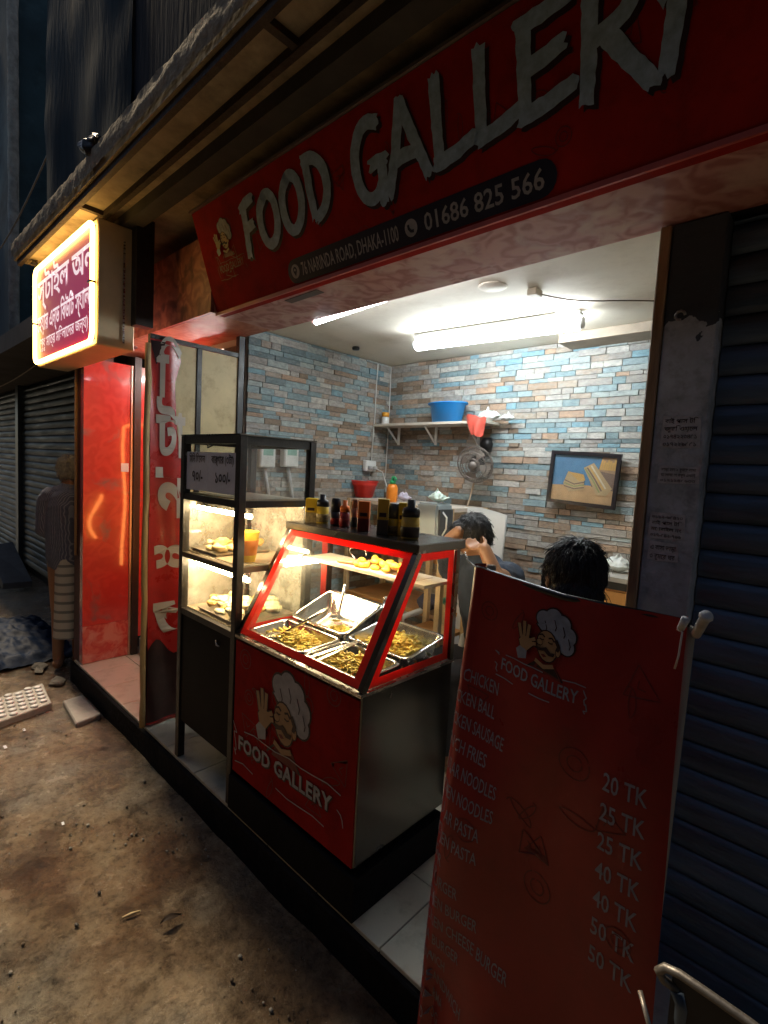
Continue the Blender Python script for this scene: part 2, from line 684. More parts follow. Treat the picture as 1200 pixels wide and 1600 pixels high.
def chef(mb, fn, cx, cy, s, k=1.0, lift=0.001, mats=(0, 1, 2, 3)):
    """printed emblem of a chef kissing his fingers; s = half width, mats = white, skin, dark, red line"""
    Wm, Sk, Dk, Rd = mats
    lay = [lift]

    def P(poly, mi):
        lay[0] += 0.00018
        mb.add([fn(cx + x * s, cy + y * s, lay[0]) for x, y in poly], [tuple(range(len(poly)))], mi)

    P(stroke2([(-0.55, -0.95), (-0.2, -0.62), (0.1, -0.8), (0.45, -0.6), (0.8, -1.0)], 0.06), Dk)
    P([(-0.35, -0.95), (-0.15, -0.6), (0.5, -0.6), (0.75, -1.0)], Rd)
    # toque: dark outline below white puffs
    puffs = [(-0.12, 0.86, 0.27), (0.22, 0.98, 0.30), (0.55, 0.84, 0.30), (0.78, 0.52, 0.30), (0.80, 0.18, 0.26)]
    for x, y, r in puffs:
        P(ring2(x, y, r + 0.05, r + 0.05), Dk)
    P([(-0.4, 0.62), (0.6, 0.9), (0.95, 0.05), (0.66, -0.12), (0.3, 0.3), (-0.2, 0.42)], Dk)
    for x, y, r in puffs:
        P(ring2(x, y, r, r), Wm)
    P([(-0.33, 0.62), (0.5, 0.92), (0.9, 0.1), (0.64, -0.05), (0.3, 0.36), (-0.16, 0.48)], Wm)
    for x, y, r in puffs[:4]:
        P(stroke2([(x + 0.05, y - 0.05), (x + 0.15, y - 0.28), (x + 0.12, y - 0.4)], 0.03), Dk)
    # face
    P(ring2(0.13, 0.0, 0.40, 0.54, rot=0.25), Dk)
    P(ring2(0.13, 0.0, 0.36, 0.50, rot=0.25), Sk)
    P(ring2(0.55, -0.08, 0.10, 0.16), Dk)
    P(ring2(0.55, -0.08, 0.075, 0.13), Sk)
    P(stroke2([(0.42, 0.3), (0.55, 0.1), (0.5, -0.05)], 0.12), Dk)
    P(ring2(-0.16, 0.06, 0.13, 0.11), Dk)
    P(ring2(-0.15, 0.07, 0.11, 0.09), Sk)
    P(stroke2([(-0.2, 0.3), (-0.08, 0.35), (0.02, 0.28)], 0.05), Dk)
    P(stroke2([(0.16, 0.28), (0.28, 0.32), (0.38, 0.22)], 0.05), Dk)
    P(stroke2([(-0.16, 0.2), (-0.06, 0.17), (0.0, 0.2)], 0.035), Dk)
    P(stroke2([(0.16, 0.16), (0.26, 0.13), (0.34, 0.16)], 0.035), Dk)
    P([(-0.4, 0.02), (-0.26, -0.1), (-0.05, -0.1), (0.12, -0.02), (0.3, -0.16), (0.46, -0.14), (0.42, -0.26), (0.24, -0.28), (0.06, -0.17), (-0.14, -0.22), (-0.32, -0.14)], Dk)
    P([(-0.05, -0.3), (0.08, -0.27), (0.18, -0.33), (0.06, -0.38)], Rd)
    # collar
    P([(-0.2, -0.5), (0.1, -0.62), (0.44, -0.5), (0.5, -0.62), (0.12, -0.76), (-0.24, -0.62)], Sk)
    # hand with raised fingers
    P([(-0.86, -0.35), (-0.55, -0.42), (-0.3, -0.12), (-0.42, 0.1), (-0.8, 0.15), (-0.95, -0.1)], Dk)
    for x0, y0, x1, y1 in ((-0.84, 0.0, -0.98, 0.45), (-0.72, 0.05, -0.78, 0.58), (-0.6, 0.08, -0.58, 0.52), (-0.5, 0.0, -0.3, 0.12), (-0.5, -0.1, -0.25, -0.04)):
        P(stroke2([(x0, y0), (x1, y1)], 0.17), Dk)
        P(stroke2([(x0, y0), (x1, y1)], 0.115), Sk)
    P([(-0.82, -0.32), (-0.56, -0.38), (-0.34, -0.12), (-0.44, 0.07), (-0.78, 0.11), (-0.9, -0.1)], Sk)
    P([(-0.98, -0.45), (-0.86, -0.75), (-0.55, -0.65), (-0.55, -0.38), (-0.84, -0.3)], Wm)


def torn_plate(mb, fn, u0, v0, u1, v1, mi, lift=0.0022, rise=0.0, wd=0.004):
    """torn paper outline drawn round the emblem's lettering"""
    random.seed(int(abs(u0) * 1000))
    for side in range(4):
        a = [(u0, v0), (u1, v0), (u1, v1), (u0, v1)][side]
        b = [(u1, v0), (u1, v1), (u0, v1), (u0, v0)][side]
        n = 9
        pts = []
        for k in range(n + 1):
            t = k / n
            u = a[0] + (b[0] - a[0]) * t
            v = a[1] + (b[1] - a[1]) * t + rise * (u - u0)
            j = 0.012 * (u1 - u0) if side % 2 == 0 else 0.03 * (u1 - u0)
            pts.append((u + rnd(-j, j), v + rnd(-j, j)))
        seg = [pts[i:i + 3] for i in range(0, n - 1, 2)]
        for sgm in seg:
            if rnd(0, 1) < 0.18:
                continue
            lift += 0.0001
            po = stroke2(sgm, wd)
            mb.add([fn(x, y, lift) for x, y in po], [tuple(range(len(po)))], mi)
#@@NEXT

# =================================================================== SETTING
# street: one sheet, fine and lumpy near the stall, coarse to the horizon
def street_material():
    m = bpy.data.materials.new('wet_muddy_street')
    t, n, b = nodes_of(m)
    L = t.links.new
    tc = n.new('ShaderNodeTexCoord')

    def ns(sc, det=7, ro=0.62):
        q = n.new('ShaderNodeTexNoise')
        q.inputs['Scale'].default_value = sc
        q.inputs['Detail'].default_value = det
        q.inputs['Roughness'].default_value = ro
        L(tc.outputs['Object'], q.inputs['Vector'])
        return q

    def ramp(src, *st):
        r = n.new('ShaderNodeValToRGB')
        e = r.color_ramp.elements
        while len(e) < len(st):
            e.new(0.5)
        for i, (p, c) in enumerate(st):
            e[i].position = p
            e[i].color = tuple(c) + (1,)
        L(src, r.inputs[0])
        return r
    big = ns(1.3, 5)
    mid = ns(6.5, 9, 0.7)
    fin = ns(34, 8, 0.75)
    c1 = ramp(big.outputs[0], (0.38, (0.12, 0.072, 0.042)), (0.5, (0.25, 0.205, 0.15)), (0.62, (0.22, 0.21, 0.185)))
    c2 = ramp(mid.outputs[0], (0.30, (0.20, 0.17, 0.14)), (0.46, (0.85, 0.8, 0.74)), (0.66, (1.12, 1.05, 0.95)))
    c3 = ramp(fin.outputs[0], (0.34, (0.35, 0.32, 0.3)), (0.52, (1, 1, 1)), (0.72, (1.2, 1.18, 1.12)))
    x = n.new('ShaderNodeMix')
    x.data_type = 'RGBA'
    x.blend_type = 'MULTIPLY'
    x.inputs[0].default_value = 1
    L(c1.outputs[0], x.inputs[6])
    L(c2.outputs[0], x.inputs[7])
    y = n.new('ShaderNodeMix')
    y.data_type = 'RGBA'
    y.blend_type = 'MULTIPLY'
    y.inputs[0].default_value = 0.8
    L(x.outputs[2], y.inputs[6])
    L(c3.outputs[0], y.inputs[7])
    wet = ns(1.9, 6, 0.68)
    wm = n.new('ShaderNodeMapRange')
    wm.interpolation_type = 'SMOOTHSTEP'
    wm.inputs[1].default_value = 0.47
    wm.inputs[2].default_value = 0.62
    L(wet.outputs[0], wm.inputs[0])
    dk = n.new('ShaderNodeMix')
    dk.data_type = 'RGBA'
    dk.blend_type = 'MULTIPLY'
    dk.inputs[7].default_value = (0.52, 0.47, 0.44, 1)
    L(wm.outputs[0], dk.inputs[0])
    L(y.outputs[2], dk.inputs[6])
    L(dk.outputs[2], b.inputs['Base Color'])
    rr = ramp(mid.outputs[0], (0.42, (0.06,) * 3), (0.54, (0.20,) * 3), (0.68, (0.42,) * 3))
    rx = n.new('ShaderNodeMix')
    rx.inputs[3].default_value = 0.09
    L(wm.outputs[0], rx.inputs[0])
    L(rr.outputs[0], rx.inputs[2])
    L(rx.outputs[0], b.inputs['Roughness'])
    b.inputs['Specular IOR Level'].default_value = 0.5
    ad = n.new('ShaderNodeMath')
    ad.operation = 'MULTIPLY_ADD'
    ad.inputs[1].default_value = 0.35
    L(fin.outputs[0], ad.inputs[0])
    L(mid.outputs[0], ad.inputs[2])
    bp = n.new('ShaderNodeBump')
    bp.inputs['Strength'].default_value = 0.9
    bp.inputs['Distance'].default_value = 0.045
    L(ad.outputs[0], bp.inputs['Height'])
    L(bp.outputs[0], b.inputs['Normal'])
    return m


def graded(lo, a, b, hi, fine, coarse):
    out = [lo]
    x = lo
    while x < a - 1e-6:
        x = min(a, x + max(fine, (a - x) * 0.5))
        out.append(x)
    while x < b - 1e-6:
        x = min(b, x + fine)
        out.append(x)
    st = fine
    while x < hi - 1e-6:
        st *= 1.8
        x = min(hi, x + st)
        out.append(x)
    return out


def ground_z(x, y):
    p = Vector((x, y, 0.0))
    k = 1.0 if (-7 < x < 1.5 and -1.2 < y < 1.3) else 0.0
    z = 0.016 * noise.noise(p * 1.7) + 0.008 * noise.noise(p * 5.3 + Vector((3, 1, 0)))
    g = noise.noise(p * 11.0)
    z += 0.006 * max(0, g) + 0.003 * noise.noise(p * 27.0)
    return k * z


gx = graded(-60, -5.0, 0.6, 60, 0.024, 1)
gy = graded(-60, -0.2, 1.09, 60, 0.024, 1)
mb = MB()
mb.v = [Vector((x, y, ground_z(x, y) - 0.004)) for y in gy for x in gx]
nx = len(gx)
mb.f = [(j * nx + i, j * nx + i + 1, (j + 1) * nx + i + 1, (j + 1) * nx + i) for j in range(len(gy) - 1) for i in range(nx - 1)]
mb.mi = [0] * len(mb.f)
street = link('street', mb.mesh('street', street_material(), smooth=True))
tag(street, kind='structure')

# raised platform with black kerb and cream floor tiles
kerb_paint = M('kerb_paint', (0.008, 0.008, 0.010), 0.85, 0, 0.5, 8, 0.5, 40, spec=0.15, dirt=((0.03, 0.025, 0.022), 0.5, 14))
mb = box(-3.96, 3.0, 1.068, 3.2, -0.05, 0.135)
platform = link('platform', mb.mesh('platform', kerb_paint, bev=0.006))
tag(platform, kind='structure')
LOCS[platform.name] = Vector((0, 0, 0))
tile_mat = M('floor_tile', (0.60, 0.58, 0.48), 0.22, 0, 0.06, 3, 0.02, 30, rvar=0.1, dirt=((0.22, 0.20, 0.13), 0.55, 9))
tile_me = box(0, 0.296, 0, 0.296, 0, 0.015).mesh('tile', tile_mat, bev=0.0015)
for i in range(15):
    for j in range(6):
        x, y = -3.93 + i * 0.3, 1.085 + j * 0.3
        t = link('tile', tile_me, platform)
        t.location = (x, y, 0.1355)

# ------------------------------------------------------------------- stall room clad in ledgestone
room = thing('stall_room', 'small white-ceilinged stall room lined with multicoloured ledgestone bricks', 'room', (-1.5, 2.2, 0.15))
plaster = M('plaster', (0.72, 0.66, 0.55), 0.8, 0, 0.06, 3, 0.12, 25, dirt=((0.38, 0.30, 0.2), 0.35, 4))
mortar = M('mortar', (0.16, 0.12, 0.09), 0.9, 0, 0.3, 20, 0.3, 60)
ZC = 2.40
YB = 2.885
ceil = part('ceiling', box(-2.95, 0.2, 1.62, 3.05, ZC, ZC + 0.12), plaster, room)
part('ceiling_trim', box(-1.28, -0.32, 2.70, 2.90, ZC - 0.05, ZC - 0.002), M('trim', (0.36, 0.29, 0.22), 0.7), room)
bw = part('back_wall', box(-2.95, 0.2, YB, 3.05, 0.15, ZC), mortar, room)
lw = part('left_wall', box(-2.95, -2.70, 1.63, YB, 0.15, ZC), mortar, room)
part('right_wall', box(-0.33, 0.2, 1.76, YB, 0.15, ZC), plaster, room)
PAL = [(0.17, 0.25, 0.27), (0.24, 0.32, 0.34), (0.32, 0.36, 0.35), (0.38, 0.36, 0.33), (0.32, 0.265, 0.21), (0.37, 0.25, 0.17),
       (0.20, 0.145, 0.10), (0.46, 0.44, 0.40), (0.12, 0.17, 0.185), (0.28, 0.20, 0.14), (0.30, 0.285, 0.26), (0.17, 0.30, 0.36)]
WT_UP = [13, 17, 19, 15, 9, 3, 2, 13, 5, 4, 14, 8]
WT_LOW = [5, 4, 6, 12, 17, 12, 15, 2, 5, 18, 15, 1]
PAL = [tuple(0.98 * a_ + 0.02 * b_ for a_, b_ in zip(c, (0.28, 0.28, 0.26))) for c in PAL]
bmats = []
for i, c in enumerate(PAL):
    k = PAL[(i * 5 + 3) % len(PAL)]
    bmats.append(M('ledgestone_%d' % i, c, 0.6, 0, 0.38, 34, 0.5, 110, stretch=(1, 1, 2.0), rvar=0.15, dirt=(tuple(0.5 * a_ + 0.5 * b_ for a_, b_ in zip(c, k)), 0.85, 22)))


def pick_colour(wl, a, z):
    """cooler stones high and to the right, browner stones low, to the left and below the shelf"""
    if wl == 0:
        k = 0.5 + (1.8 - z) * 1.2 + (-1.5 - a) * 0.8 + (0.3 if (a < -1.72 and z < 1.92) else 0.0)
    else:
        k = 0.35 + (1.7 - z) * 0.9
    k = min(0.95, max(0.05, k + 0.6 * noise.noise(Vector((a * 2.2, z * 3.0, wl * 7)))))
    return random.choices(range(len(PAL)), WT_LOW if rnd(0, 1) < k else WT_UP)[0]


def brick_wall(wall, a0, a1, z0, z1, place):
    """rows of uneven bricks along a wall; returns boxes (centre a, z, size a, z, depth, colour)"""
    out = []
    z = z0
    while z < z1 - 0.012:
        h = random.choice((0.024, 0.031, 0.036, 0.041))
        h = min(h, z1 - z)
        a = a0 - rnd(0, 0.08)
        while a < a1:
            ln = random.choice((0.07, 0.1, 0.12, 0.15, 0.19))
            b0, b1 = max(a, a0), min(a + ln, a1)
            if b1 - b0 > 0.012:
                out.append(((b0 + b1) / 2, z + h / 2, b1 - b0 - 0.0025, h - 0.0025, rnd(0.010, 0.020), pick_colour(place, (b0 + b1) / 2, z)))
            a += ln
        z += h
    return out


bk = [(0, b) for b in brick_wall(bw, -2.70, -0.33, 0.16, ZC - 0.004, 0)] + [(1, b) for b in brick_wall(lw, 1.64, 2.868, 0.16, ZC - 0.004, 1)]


def brick_centre(wl, b):
    a, z, la, lz, dp, ci = b
    return Vector((a, YB - dp / 2, z)) if wl == 0 else Vector((-2.70 + dp / 2, a, z))


def in_view(p):
    q = CR.transposed() @ (p - CC)
    x, y = 600 + 790 * q.x / -q.z, 800 - 790 * q.y / -q.z
    return 395 < x < 1035 and 480 < y < 870 and not (x < 500 and y > 700) and not (x < 680 and y > 800) and not (640 < x < 690 and y > 790)


def size_px(wl, b):
    p = brick_centre(wl, b)
    d = (p - CC)
    nrm = abs(d.normalized().y if wl == 0 else d.normalized().x)
    return b[2] * b[3] * nrm / d.length_squared


vis = sorted([k for k in range(len(bk)) if in_view(brick_centre(*bk[k]))], key=lambda k: -size_px(*bk[k]))
single = set(vis[:296])
rest = {0: MB(), 1: MB()}
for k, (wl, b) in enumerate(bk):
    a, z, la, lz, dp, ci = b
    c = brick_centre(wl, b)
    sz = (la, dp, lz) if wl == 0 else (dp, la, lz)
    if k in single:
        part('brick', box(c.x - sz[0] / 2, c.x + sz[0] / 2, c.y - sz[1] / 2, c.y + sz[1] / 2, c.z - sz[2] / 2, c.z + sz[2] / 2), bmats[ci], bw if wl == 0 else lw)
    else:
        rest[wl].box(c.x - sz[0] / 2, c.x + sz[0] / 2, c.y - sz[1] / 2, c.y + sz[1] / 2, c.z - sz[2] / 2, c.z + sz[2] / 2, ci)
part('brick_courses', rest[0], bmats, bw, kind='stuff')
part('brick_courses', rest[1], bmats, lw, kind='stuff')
# small fittings on the ceiling
p = at(770, 447, 2, ZC)
part('ceiling_plate', MB().lathe([(0.055, -0.006), (0.06, -0.003), (0.06, -0.001)], p, 20), plaster, room, True)
p = at(836, 452, 2, ZC)
part('junction_box', box(p.x - 0.022, p.x + 0.022, p.y - 0.03, p.y + 0.03, ZC - 0.03, ZC - 0.001), M('beige_plastic', (0.5, 0.42, 0.3), 0.5), room, bev=0.004)
q = at(1037, 463, 2, ZC - 0.02)
path = [p + Vector((0, 0, -0.015))]
for i in range(1, 9):
    t = i / 8
    path.append(p.lerp(q, t) + Vector((0, 0.02 * math.sin(t * 7), -0.015 - 0.02 * math.sin(t * PI))))
part('cable', MB().tube(path, 0.003, 5), M('cable_brown', (0.12, 0.08, 0.05), 0.6), room, True)
p = at(556, 542, 2, ZC)
part('ceiling_hook', MB().lathe([(0.022, -0.02), (0.026, -0.008), (0.02, -0.001)], p, 12), black_metal, room, True)
# wiring down the corner of the back wall
p0, p1 = at(598, 575, 0, -2.67), at(580, 722, 0, -2.67)
part('wire', MB().tube([(-2.672, p0.y - 0.05, 2.385), (-2.672, p0.y - 0.055, 2.2), (-2.672, p1.y + 0.015, 2.0), (-2.672, p1.y, p1.z)], 0.004, 6), white_plastic, room, True)
part('wire', MB().tube([(-2.655, 2.84, 2.38), (-2.655, 2.845, 2.0), (-2.655, 2.84, 1.55)], 0.0035, 6), white_plastic, room, True)

# ------------------------------------------------------------------- big shop sign (fascia) with its soffit
fas = thing('shop_sign', 'long red shop sign reading FOOD GALLERY with address and phone number', 'sign', (-1.0, 1.3, 2.325))
FB, FT = Vector((0, 1.29, 2.325)), Vector((0, 1.14, 2.75))
X0, X1 = -2.41, 1.4
fv = (FT - FB)
mb = MB().hexa([(X0, FB.y, FB.z), (X1, FB.y, FB.z), (X1, FB.y + 0.04, FB.z), (X0, FB.y + 0.04, FB.z)],
               [(X0 + 0.01, FT.y, FT.z), (X1, FT.y, FT.z), (X1, FT.y + 0.04, FT.z), (X0 + 0.01, FT.y + 0.04, FT.z)])
part('sign_board', mb, red_vinyl, fas, bev=0.003)
rose = PATTERN('rose_print', (0.58, 0.30, 0.26), (0.40, 0.15, 0.13), (0.64, 0.42, 0.37), 8.5, 2.2, 0.5, 0.1)
part('soffit', box(X0 + 0.002, X1, FB.y + 0.041, 1.618, FB.z + 0.003, FB.z + 0.03), rose, fas)
part('rear_closure', box(X0 + 0.002, X1, 1.606, 1.618, FB.z + 0.0305, 2.46), black_metal, fas)
part('edge_trim', MB().beam((X0, FB.y - 0.006, FB.z + 0.002), (X1, FB.y - 0.006, FB.z + 0.002), 0.008, 0.014), M('red_trim', (0.55, 0.1, 0.07), 0.4), fas)
part('top_edge', MB().beam((X0, FT.y - 0.003, FT.z + 0.005), (X1, FT.y - 0.003, FT.z + 0.005), 0.012, 0.01), M('alu_edge', (0.3, 0.27, 0.24), 0.4, 0.8), fas)
p = at(520, 440, 2, FB.z)
part('sticker', MB().hexa([(-1.93, 1.35, FB.z + 0.0005), (-1.70, 1.345, FB.z + 0.0005), (-1.70, 1.385, FB.z + 0.0005), (-1.93, 1.39, FB.z + 0.0005)],
                          [(-1.93, 1.35, FB.z + 0.0028), (-1.70, 1.345, FB.z + 0.0028), (-1.70, 1.385, FB.z + 0.0028), (-1.93, 1.39, FB.z + 0.0028)]), M('brown_sticker', (0.09, 0.055, 0.045), 0.5), fas)
fpl = plane_fn((0, FB.y, FB.z), (1, 0, 0), fv)
BR = {
    'F': [[(0.42, 0.98), (0.30, 0.5), (0.16, 0.0)], [(0.2, 0.9), (0.6, 1.0), (1.0, 1.04)], [(0.28, 0.52), (0.6, 0.58), (0.85, 0.6)]],
    'O': [[(0.55, 0.96), (0.2, 0.78), (0.1, 0.45), (0.2, 0.12), (0.45, 0.02), (0.75, 0.16), (0.92, 0.5), (0.86, 0.85), (0.6, 0.99), (0.4, 0.9)]],
    'D': [[(0.2, 1.0), (0.18, 0.5), (0.2, 0.0)], [(0.05, 0.96), (0.5, 0.96), (0.85, 0.74), (0.9, 0.42), (0.65, 0.12), (0.2, 0.02)]],
    'G': [[(0.92, 0.9), (0.55, 1.0), (0.2, 0.78), (0.1, 0.42), (0.25, 0.1), (0.55, 0.02), (0.85, 0.18), (0.86, 0.42)], [(0.52, 0.44), (0.78, 0.47), (1.02, 0.46)], [(0.88, 0.46), (0.86, 0.2), (0.8, -0.06)]],
    'A': [[(0.56, 1.02), (0.36, 0.5), (0.08, -0.03)], [(0.54, 1.0), (0.74, 0.5), (0.96, 0.0)], [(0.26, 0.34), (0.52, 0.38), (0.84, 0.36)]],
    'L': [[(0.26, 1.03), (0.2, 0.5), (0.16, 0.06)], [(0.05, 0.07), (0.5, 0.1), (1.0, 0.2)]],
    'E': [[(0.2, 1.0), (0.17, 0.5), (0.14, 0.05)], [(0.06, 0.95), (0.5, 0.97), (0.98, 1.0)], [(0.16, 0.52), (0.5, 0.55), (0.86, 0.6)], [(0.04, 0.05), (0.5, 0.09), (0.98, 0.17)]],
    'R': [[(0.24, 1.0), (0.2, 0.5), (0.12, 0.0)], [(0.06, 0.97), (0.5, 1.0), (0.8, 0.84), (0.74, 0.6), (0.24, 0.5)], [(0.4, 0.52), (0.64, 0.28), (1.0, -0.06)]],
    'Y': [[(0.02, 1.0), (0.26, 0.74), (0.5, 0.5)], [(0.98, 1.04), (0.62, 0.6), (0.42, 0.0)]],
}
LET = [('F', -2.04, -1.915, .172, .372), ('O', -1.915, -1.765, .182, .372), ('O', -1.755, -1.605, .192, .386), ('D', -1.59, -1.455, .198, .402),
       ('G', -1.345, -1.19, .175, .402), ('A', -1.215, -1.02, .175, .40), ('L', -1.015, -.865, .182, .40), ('L', -.87, -.715, .195, .405),
       ('E', -.735, -.58, .20, .405), ('R', -.58, -.41, .175, .412), ('Y', -.44, -.315, .165, .415)]
random.seed(21)


def round_off(pts, n=2):
    for _ in range(n):
        q = [pts[0]]
        for a_, b_ in zip(pts, pts[1:]):
            q += [(0.75 * a_[0] + 0.25 * b_[0], 0.75 * a_[1] + 0.25 * b_[1]), (0.25 * a_[0] + 0.75 * b_[0], 0.25 * a_[1] + 0.75 * b_[1])]
        pts = q + [pts[-1]]
    return pts


for ch, u0, u1, v0, v1 in LET:
    mb = MB()
    lf = 0.0015
    polys = []
    for st in BR[ch]:
        wd = 0.040 if len(st) < 6 else 0.042
        polys.append(stroke2([(u0 + x * (u1 - u0), v0 + y * (v1 - v0)) for x, y in (round_off(st) if len(st) > 4 else st)], wd, 0.10 if len(st) < 5 else 0.06, 0.9))
    for po in polys:
        lf += 0.0004
        mb.add([fpl(x + 0.010, y - 0.012, lf) for x, y in po], [tuple(range(len(po)))], 1)
    lf += 0.0010
    for po in polys:
        lf += 0.0004
        mb.add([fpl(x, y, lf) for x, y in po], [tuple(range(len(po)))], 0)
    part('letter', mb, [brushed, ink_dark], fas)
# address strip
mb = MB()
pu0, pu1, pv0, pv1 = -1.79, -0.64, 0.018, 0.108
hv = (pv1 - pv0) / 2
outl = ring2(pu1 - hv, pv0 + hv, hv, hv, 9, 0, -90, 90) + ring2(pu0 + hv, pv0 + hv, hv, hv, 9, 0, 90, 270)
mb.add([fpl(x, y, 0.0022) for x, y in outl], [tuple(range(len(outl)))], 0)
part('address_strip', mb, ink_navy, fas)
mb = MB()
lettering(mb, '76 NARINDA ROAD, DHAKA-1100', fpl, -1.70, 0.040, -1.185, 0.046, 0.012, 0.0034)
part('address_lettering', mb, ink_white, fas)
mb = MB()
lettering(mb, '01686 825 566', fpl, -1.075, 0.040, -0.675, 0.048, 0.014, 0.0034)
part('phone_lettering', mb, ink_white, fas)
for nm, cx in (('pin_icon', -1.742), ('phone_icon', -1.13)):
    mb = MB()
    po = ring2(cx, 0.063, 0.026, 0.026, 20)
    mb.add([fpl(x, y, 0.0032) for x, y in po], [tuple(range(len(po)))], 0)
    if nm == 'pin_icon':
        shp = [(1, ring2(cx, 0.068, 0.012, 0.012, 14)), (1, [(cx - 0.011, 0.062), (cx + 0.011, 0.062), (cx, 0.043)]), (0, ring2(cx, 0.068, 0.005, 0.005, 10))]
    else:
        shp = [(1, stroke2([(cx - 0.010, 0.074), (cx - 0.009, 0.063), (cx - 0.001, 0.054), (cx + 0.011, 0.052)], 0.009))]
    for i, (mi, po) in enumerate(shp):
        mb.add([fpl(x, y, 0.0040 + i * 0.0003) for x, y in po], [tuple(range(len(po)))], mi)
    part(nm, mb, [ink_white, ink_navy], fas)
mb = MB()
chef(mb, fpl, -2.19, 0.285, 0.068)
part('emblem', mb, [ink_grey, ink_skin, ink_dark, ink_line], fas)
mb = MB()
lettering(mb, 'FOOD GALLERY', fpl, -2.275, 0.165, -2.075, 0.030, 0.01, 0.003)
torn_plate(mb, fpl, -2.29, 0.135, -2.06, 0.205, 0, wd=0.0022)
part('emblem_lettering', mb, ink_line, fas)


def doodles(mb, fn, u0, u1, v0, v1, n, sz, seed, lift=0.0008):
    """faint line drawings of food printed in the background"""
    random.seed(seed)
    for i in range(n):
        cx, cy, s, a = rnd(u0, u1), rnd(v0, v1), sz * rnd(0.7, 1.2), rnd(0, 6)
        k = i % 3
        if k == 0:
            shapes = [ring2(0, 0, 1, 0.45, 16, 0, 20, 200), ring2(0, 0.25, 1, 0.3, 12, 0, 200, 340)]
        elif k == 1:
            shapes = [ring2(0, 0, 0.8, 0.8, 18, 0, 0, 350), ring2(0, 0, 0.4, 0.4, 12, 0, 0, 340)]
        else:
            shapes = [[(-1, -0.6), (0, 1), (1, -0.6), (-0.9, -0.62)], [(-0.3, -0.2), (0, 0.1), (0.3, -0.2)]]
        for sh in shapes:
            sh = [(cx + (x * math.cos(a) - y * math.sin(a)) * s, cy + (x * math.sin(a) + y * math.cos(a)) * s) for x, y in sh]
            lift += 0.00002
            po = stroke2(sh, sz * 0.07)
            mb.add([fn(x, y, lift) for x, y in po], [tuple(range(len(po)))], 0)


mb = MB()
doodles(mb, fpl, -2.3, 0.4, 0.05, 0.40, 34, 0.035, 5)
part('printed_doodles', mb, ink_line, fas, kind='stuff')

# ------------------------------------------------------------------- overhanging upper floor: canopy, upper wall
can = thing('concrete_canopy', 'long concrete canopy with rusty bars underneath jutting over the shops', 'canopy', (-1.5, 1.2, 2.85))
soff = M('canopy_underside', (0.30, 0.25, 0.17), 0.85, 0, 0.4, 6, 0.4, 24, dirt=((0.07, 0.055, 0.04), 0.85, 2.6))
part('slab', box(-4.22, 4.0, 0.80, 3.2, 2.855, 2.97), soff, can)
def lip(u, v):
    x = -4.22 + 6.2 * u
    p = Vector((x * 9, v * 3, 2))
    z = 2.872 + 0.088 * v + (0.006 * noise.noise(p) + 0.006 * noise.noise(p * 3.1)) * (1 if v > 0.9 else 0.3)
    return Vector((x, 0.789 - 0.004 * math.sin(v * PI) + 0.006 * noise.noise(p * 1.7), z))


part('crumbling_lip', MB().grid(lip, 300, 5), M('lip', (0.32, 0.26, 0.17), 0.9, 0, 0.4, 30, 0.6, 60), can, True)
bar = M('rusty_bar', (0.035, 0.022, 0.014), 0.7, 0.3, 0.4, 20, 0.4, 60)
for yy in (0.826, 0.955):
    part('bar', box(-4.2, 3.0, yy - 0.012, yy + 0.012, 2.825, 2.856), bar, can)
for xx in (-2.98, -1.34, 0.2):
    part('bar', box(xx - 0.014, xx + 0.014, 0.838, 0.943, 2.832, 2.8555), bar, can)
part('beam', box(-4.2, 3.0, 1.02, 1.10, 2.80, 2.8545), M('dark_beam', (0.05, 0.045, 0.04), 0.85, 0, 0.3), can)
up = thing('upper_storey', 'dark blue streaked upper storey wall above the canopy', 'building', (-1.5, 1.5, 2.97))
upm = M('upper_wall_paint', (0.006, 0.011, 0.020), 0.8, 0, 0.75, 2.2, 0.3, 20, stretch=(2.2, 2.2, 0.28), spec=0.08, dirt=((0.02, 0.036, 0.044), 0.6, 3))
part('wall', box(-3.62, 4.0, 0.86, 3.2, 2.972, 6.5), upm, up)
tarp = MB().grid(lambda u, v: Vector((-3.6 + 1.25 * u, 0.845 - 0.008 * math.sin(u * 9 + v * 5) - 0.012 * noise.noise(Vector((u * 4, v * 6, 0))), 2.99 + v * (1.9 + 0.25 * math.sin(u * 5)))), 40, 24)
part('hanging_tarpaulin', tarp, M('tarp_teal', (0.010, 0.026, 0.034), 0.8, 0, 0.5, 4, 0.3, 18, stretch=(2, 2, 0.4), spec=0.08), up, True)
wl = solo('bundle', lump((-2.66, 0.795, 2.985), (0.09, 0.03, 0.035), 6, 16, 12, 0.9).jitter(0.02, 25),
          black_metal, 'small black rag bundle caught on the canopy edge', 'rag', (-2.66, 0.8, 2.97), smooth=False)

# shop wall above the opening, hidden behind the sign
lint = solo('lintel', box(-3.95, 3.0, 1.62, 1.75, ZC + 0.002, 2.854), concrete, 'dark concrete lintel behind the red shop sign', 'wall', (0, 1.68, 2.4))

# ------------------------------------------------------------------- right pillar, notices, roller shutter
pil = thing('concrete_pillar', 'narrow grey concrete pillar with torn paper notices beside the stall opening', 'pillar', (-0.39, 1.65, 0.15))


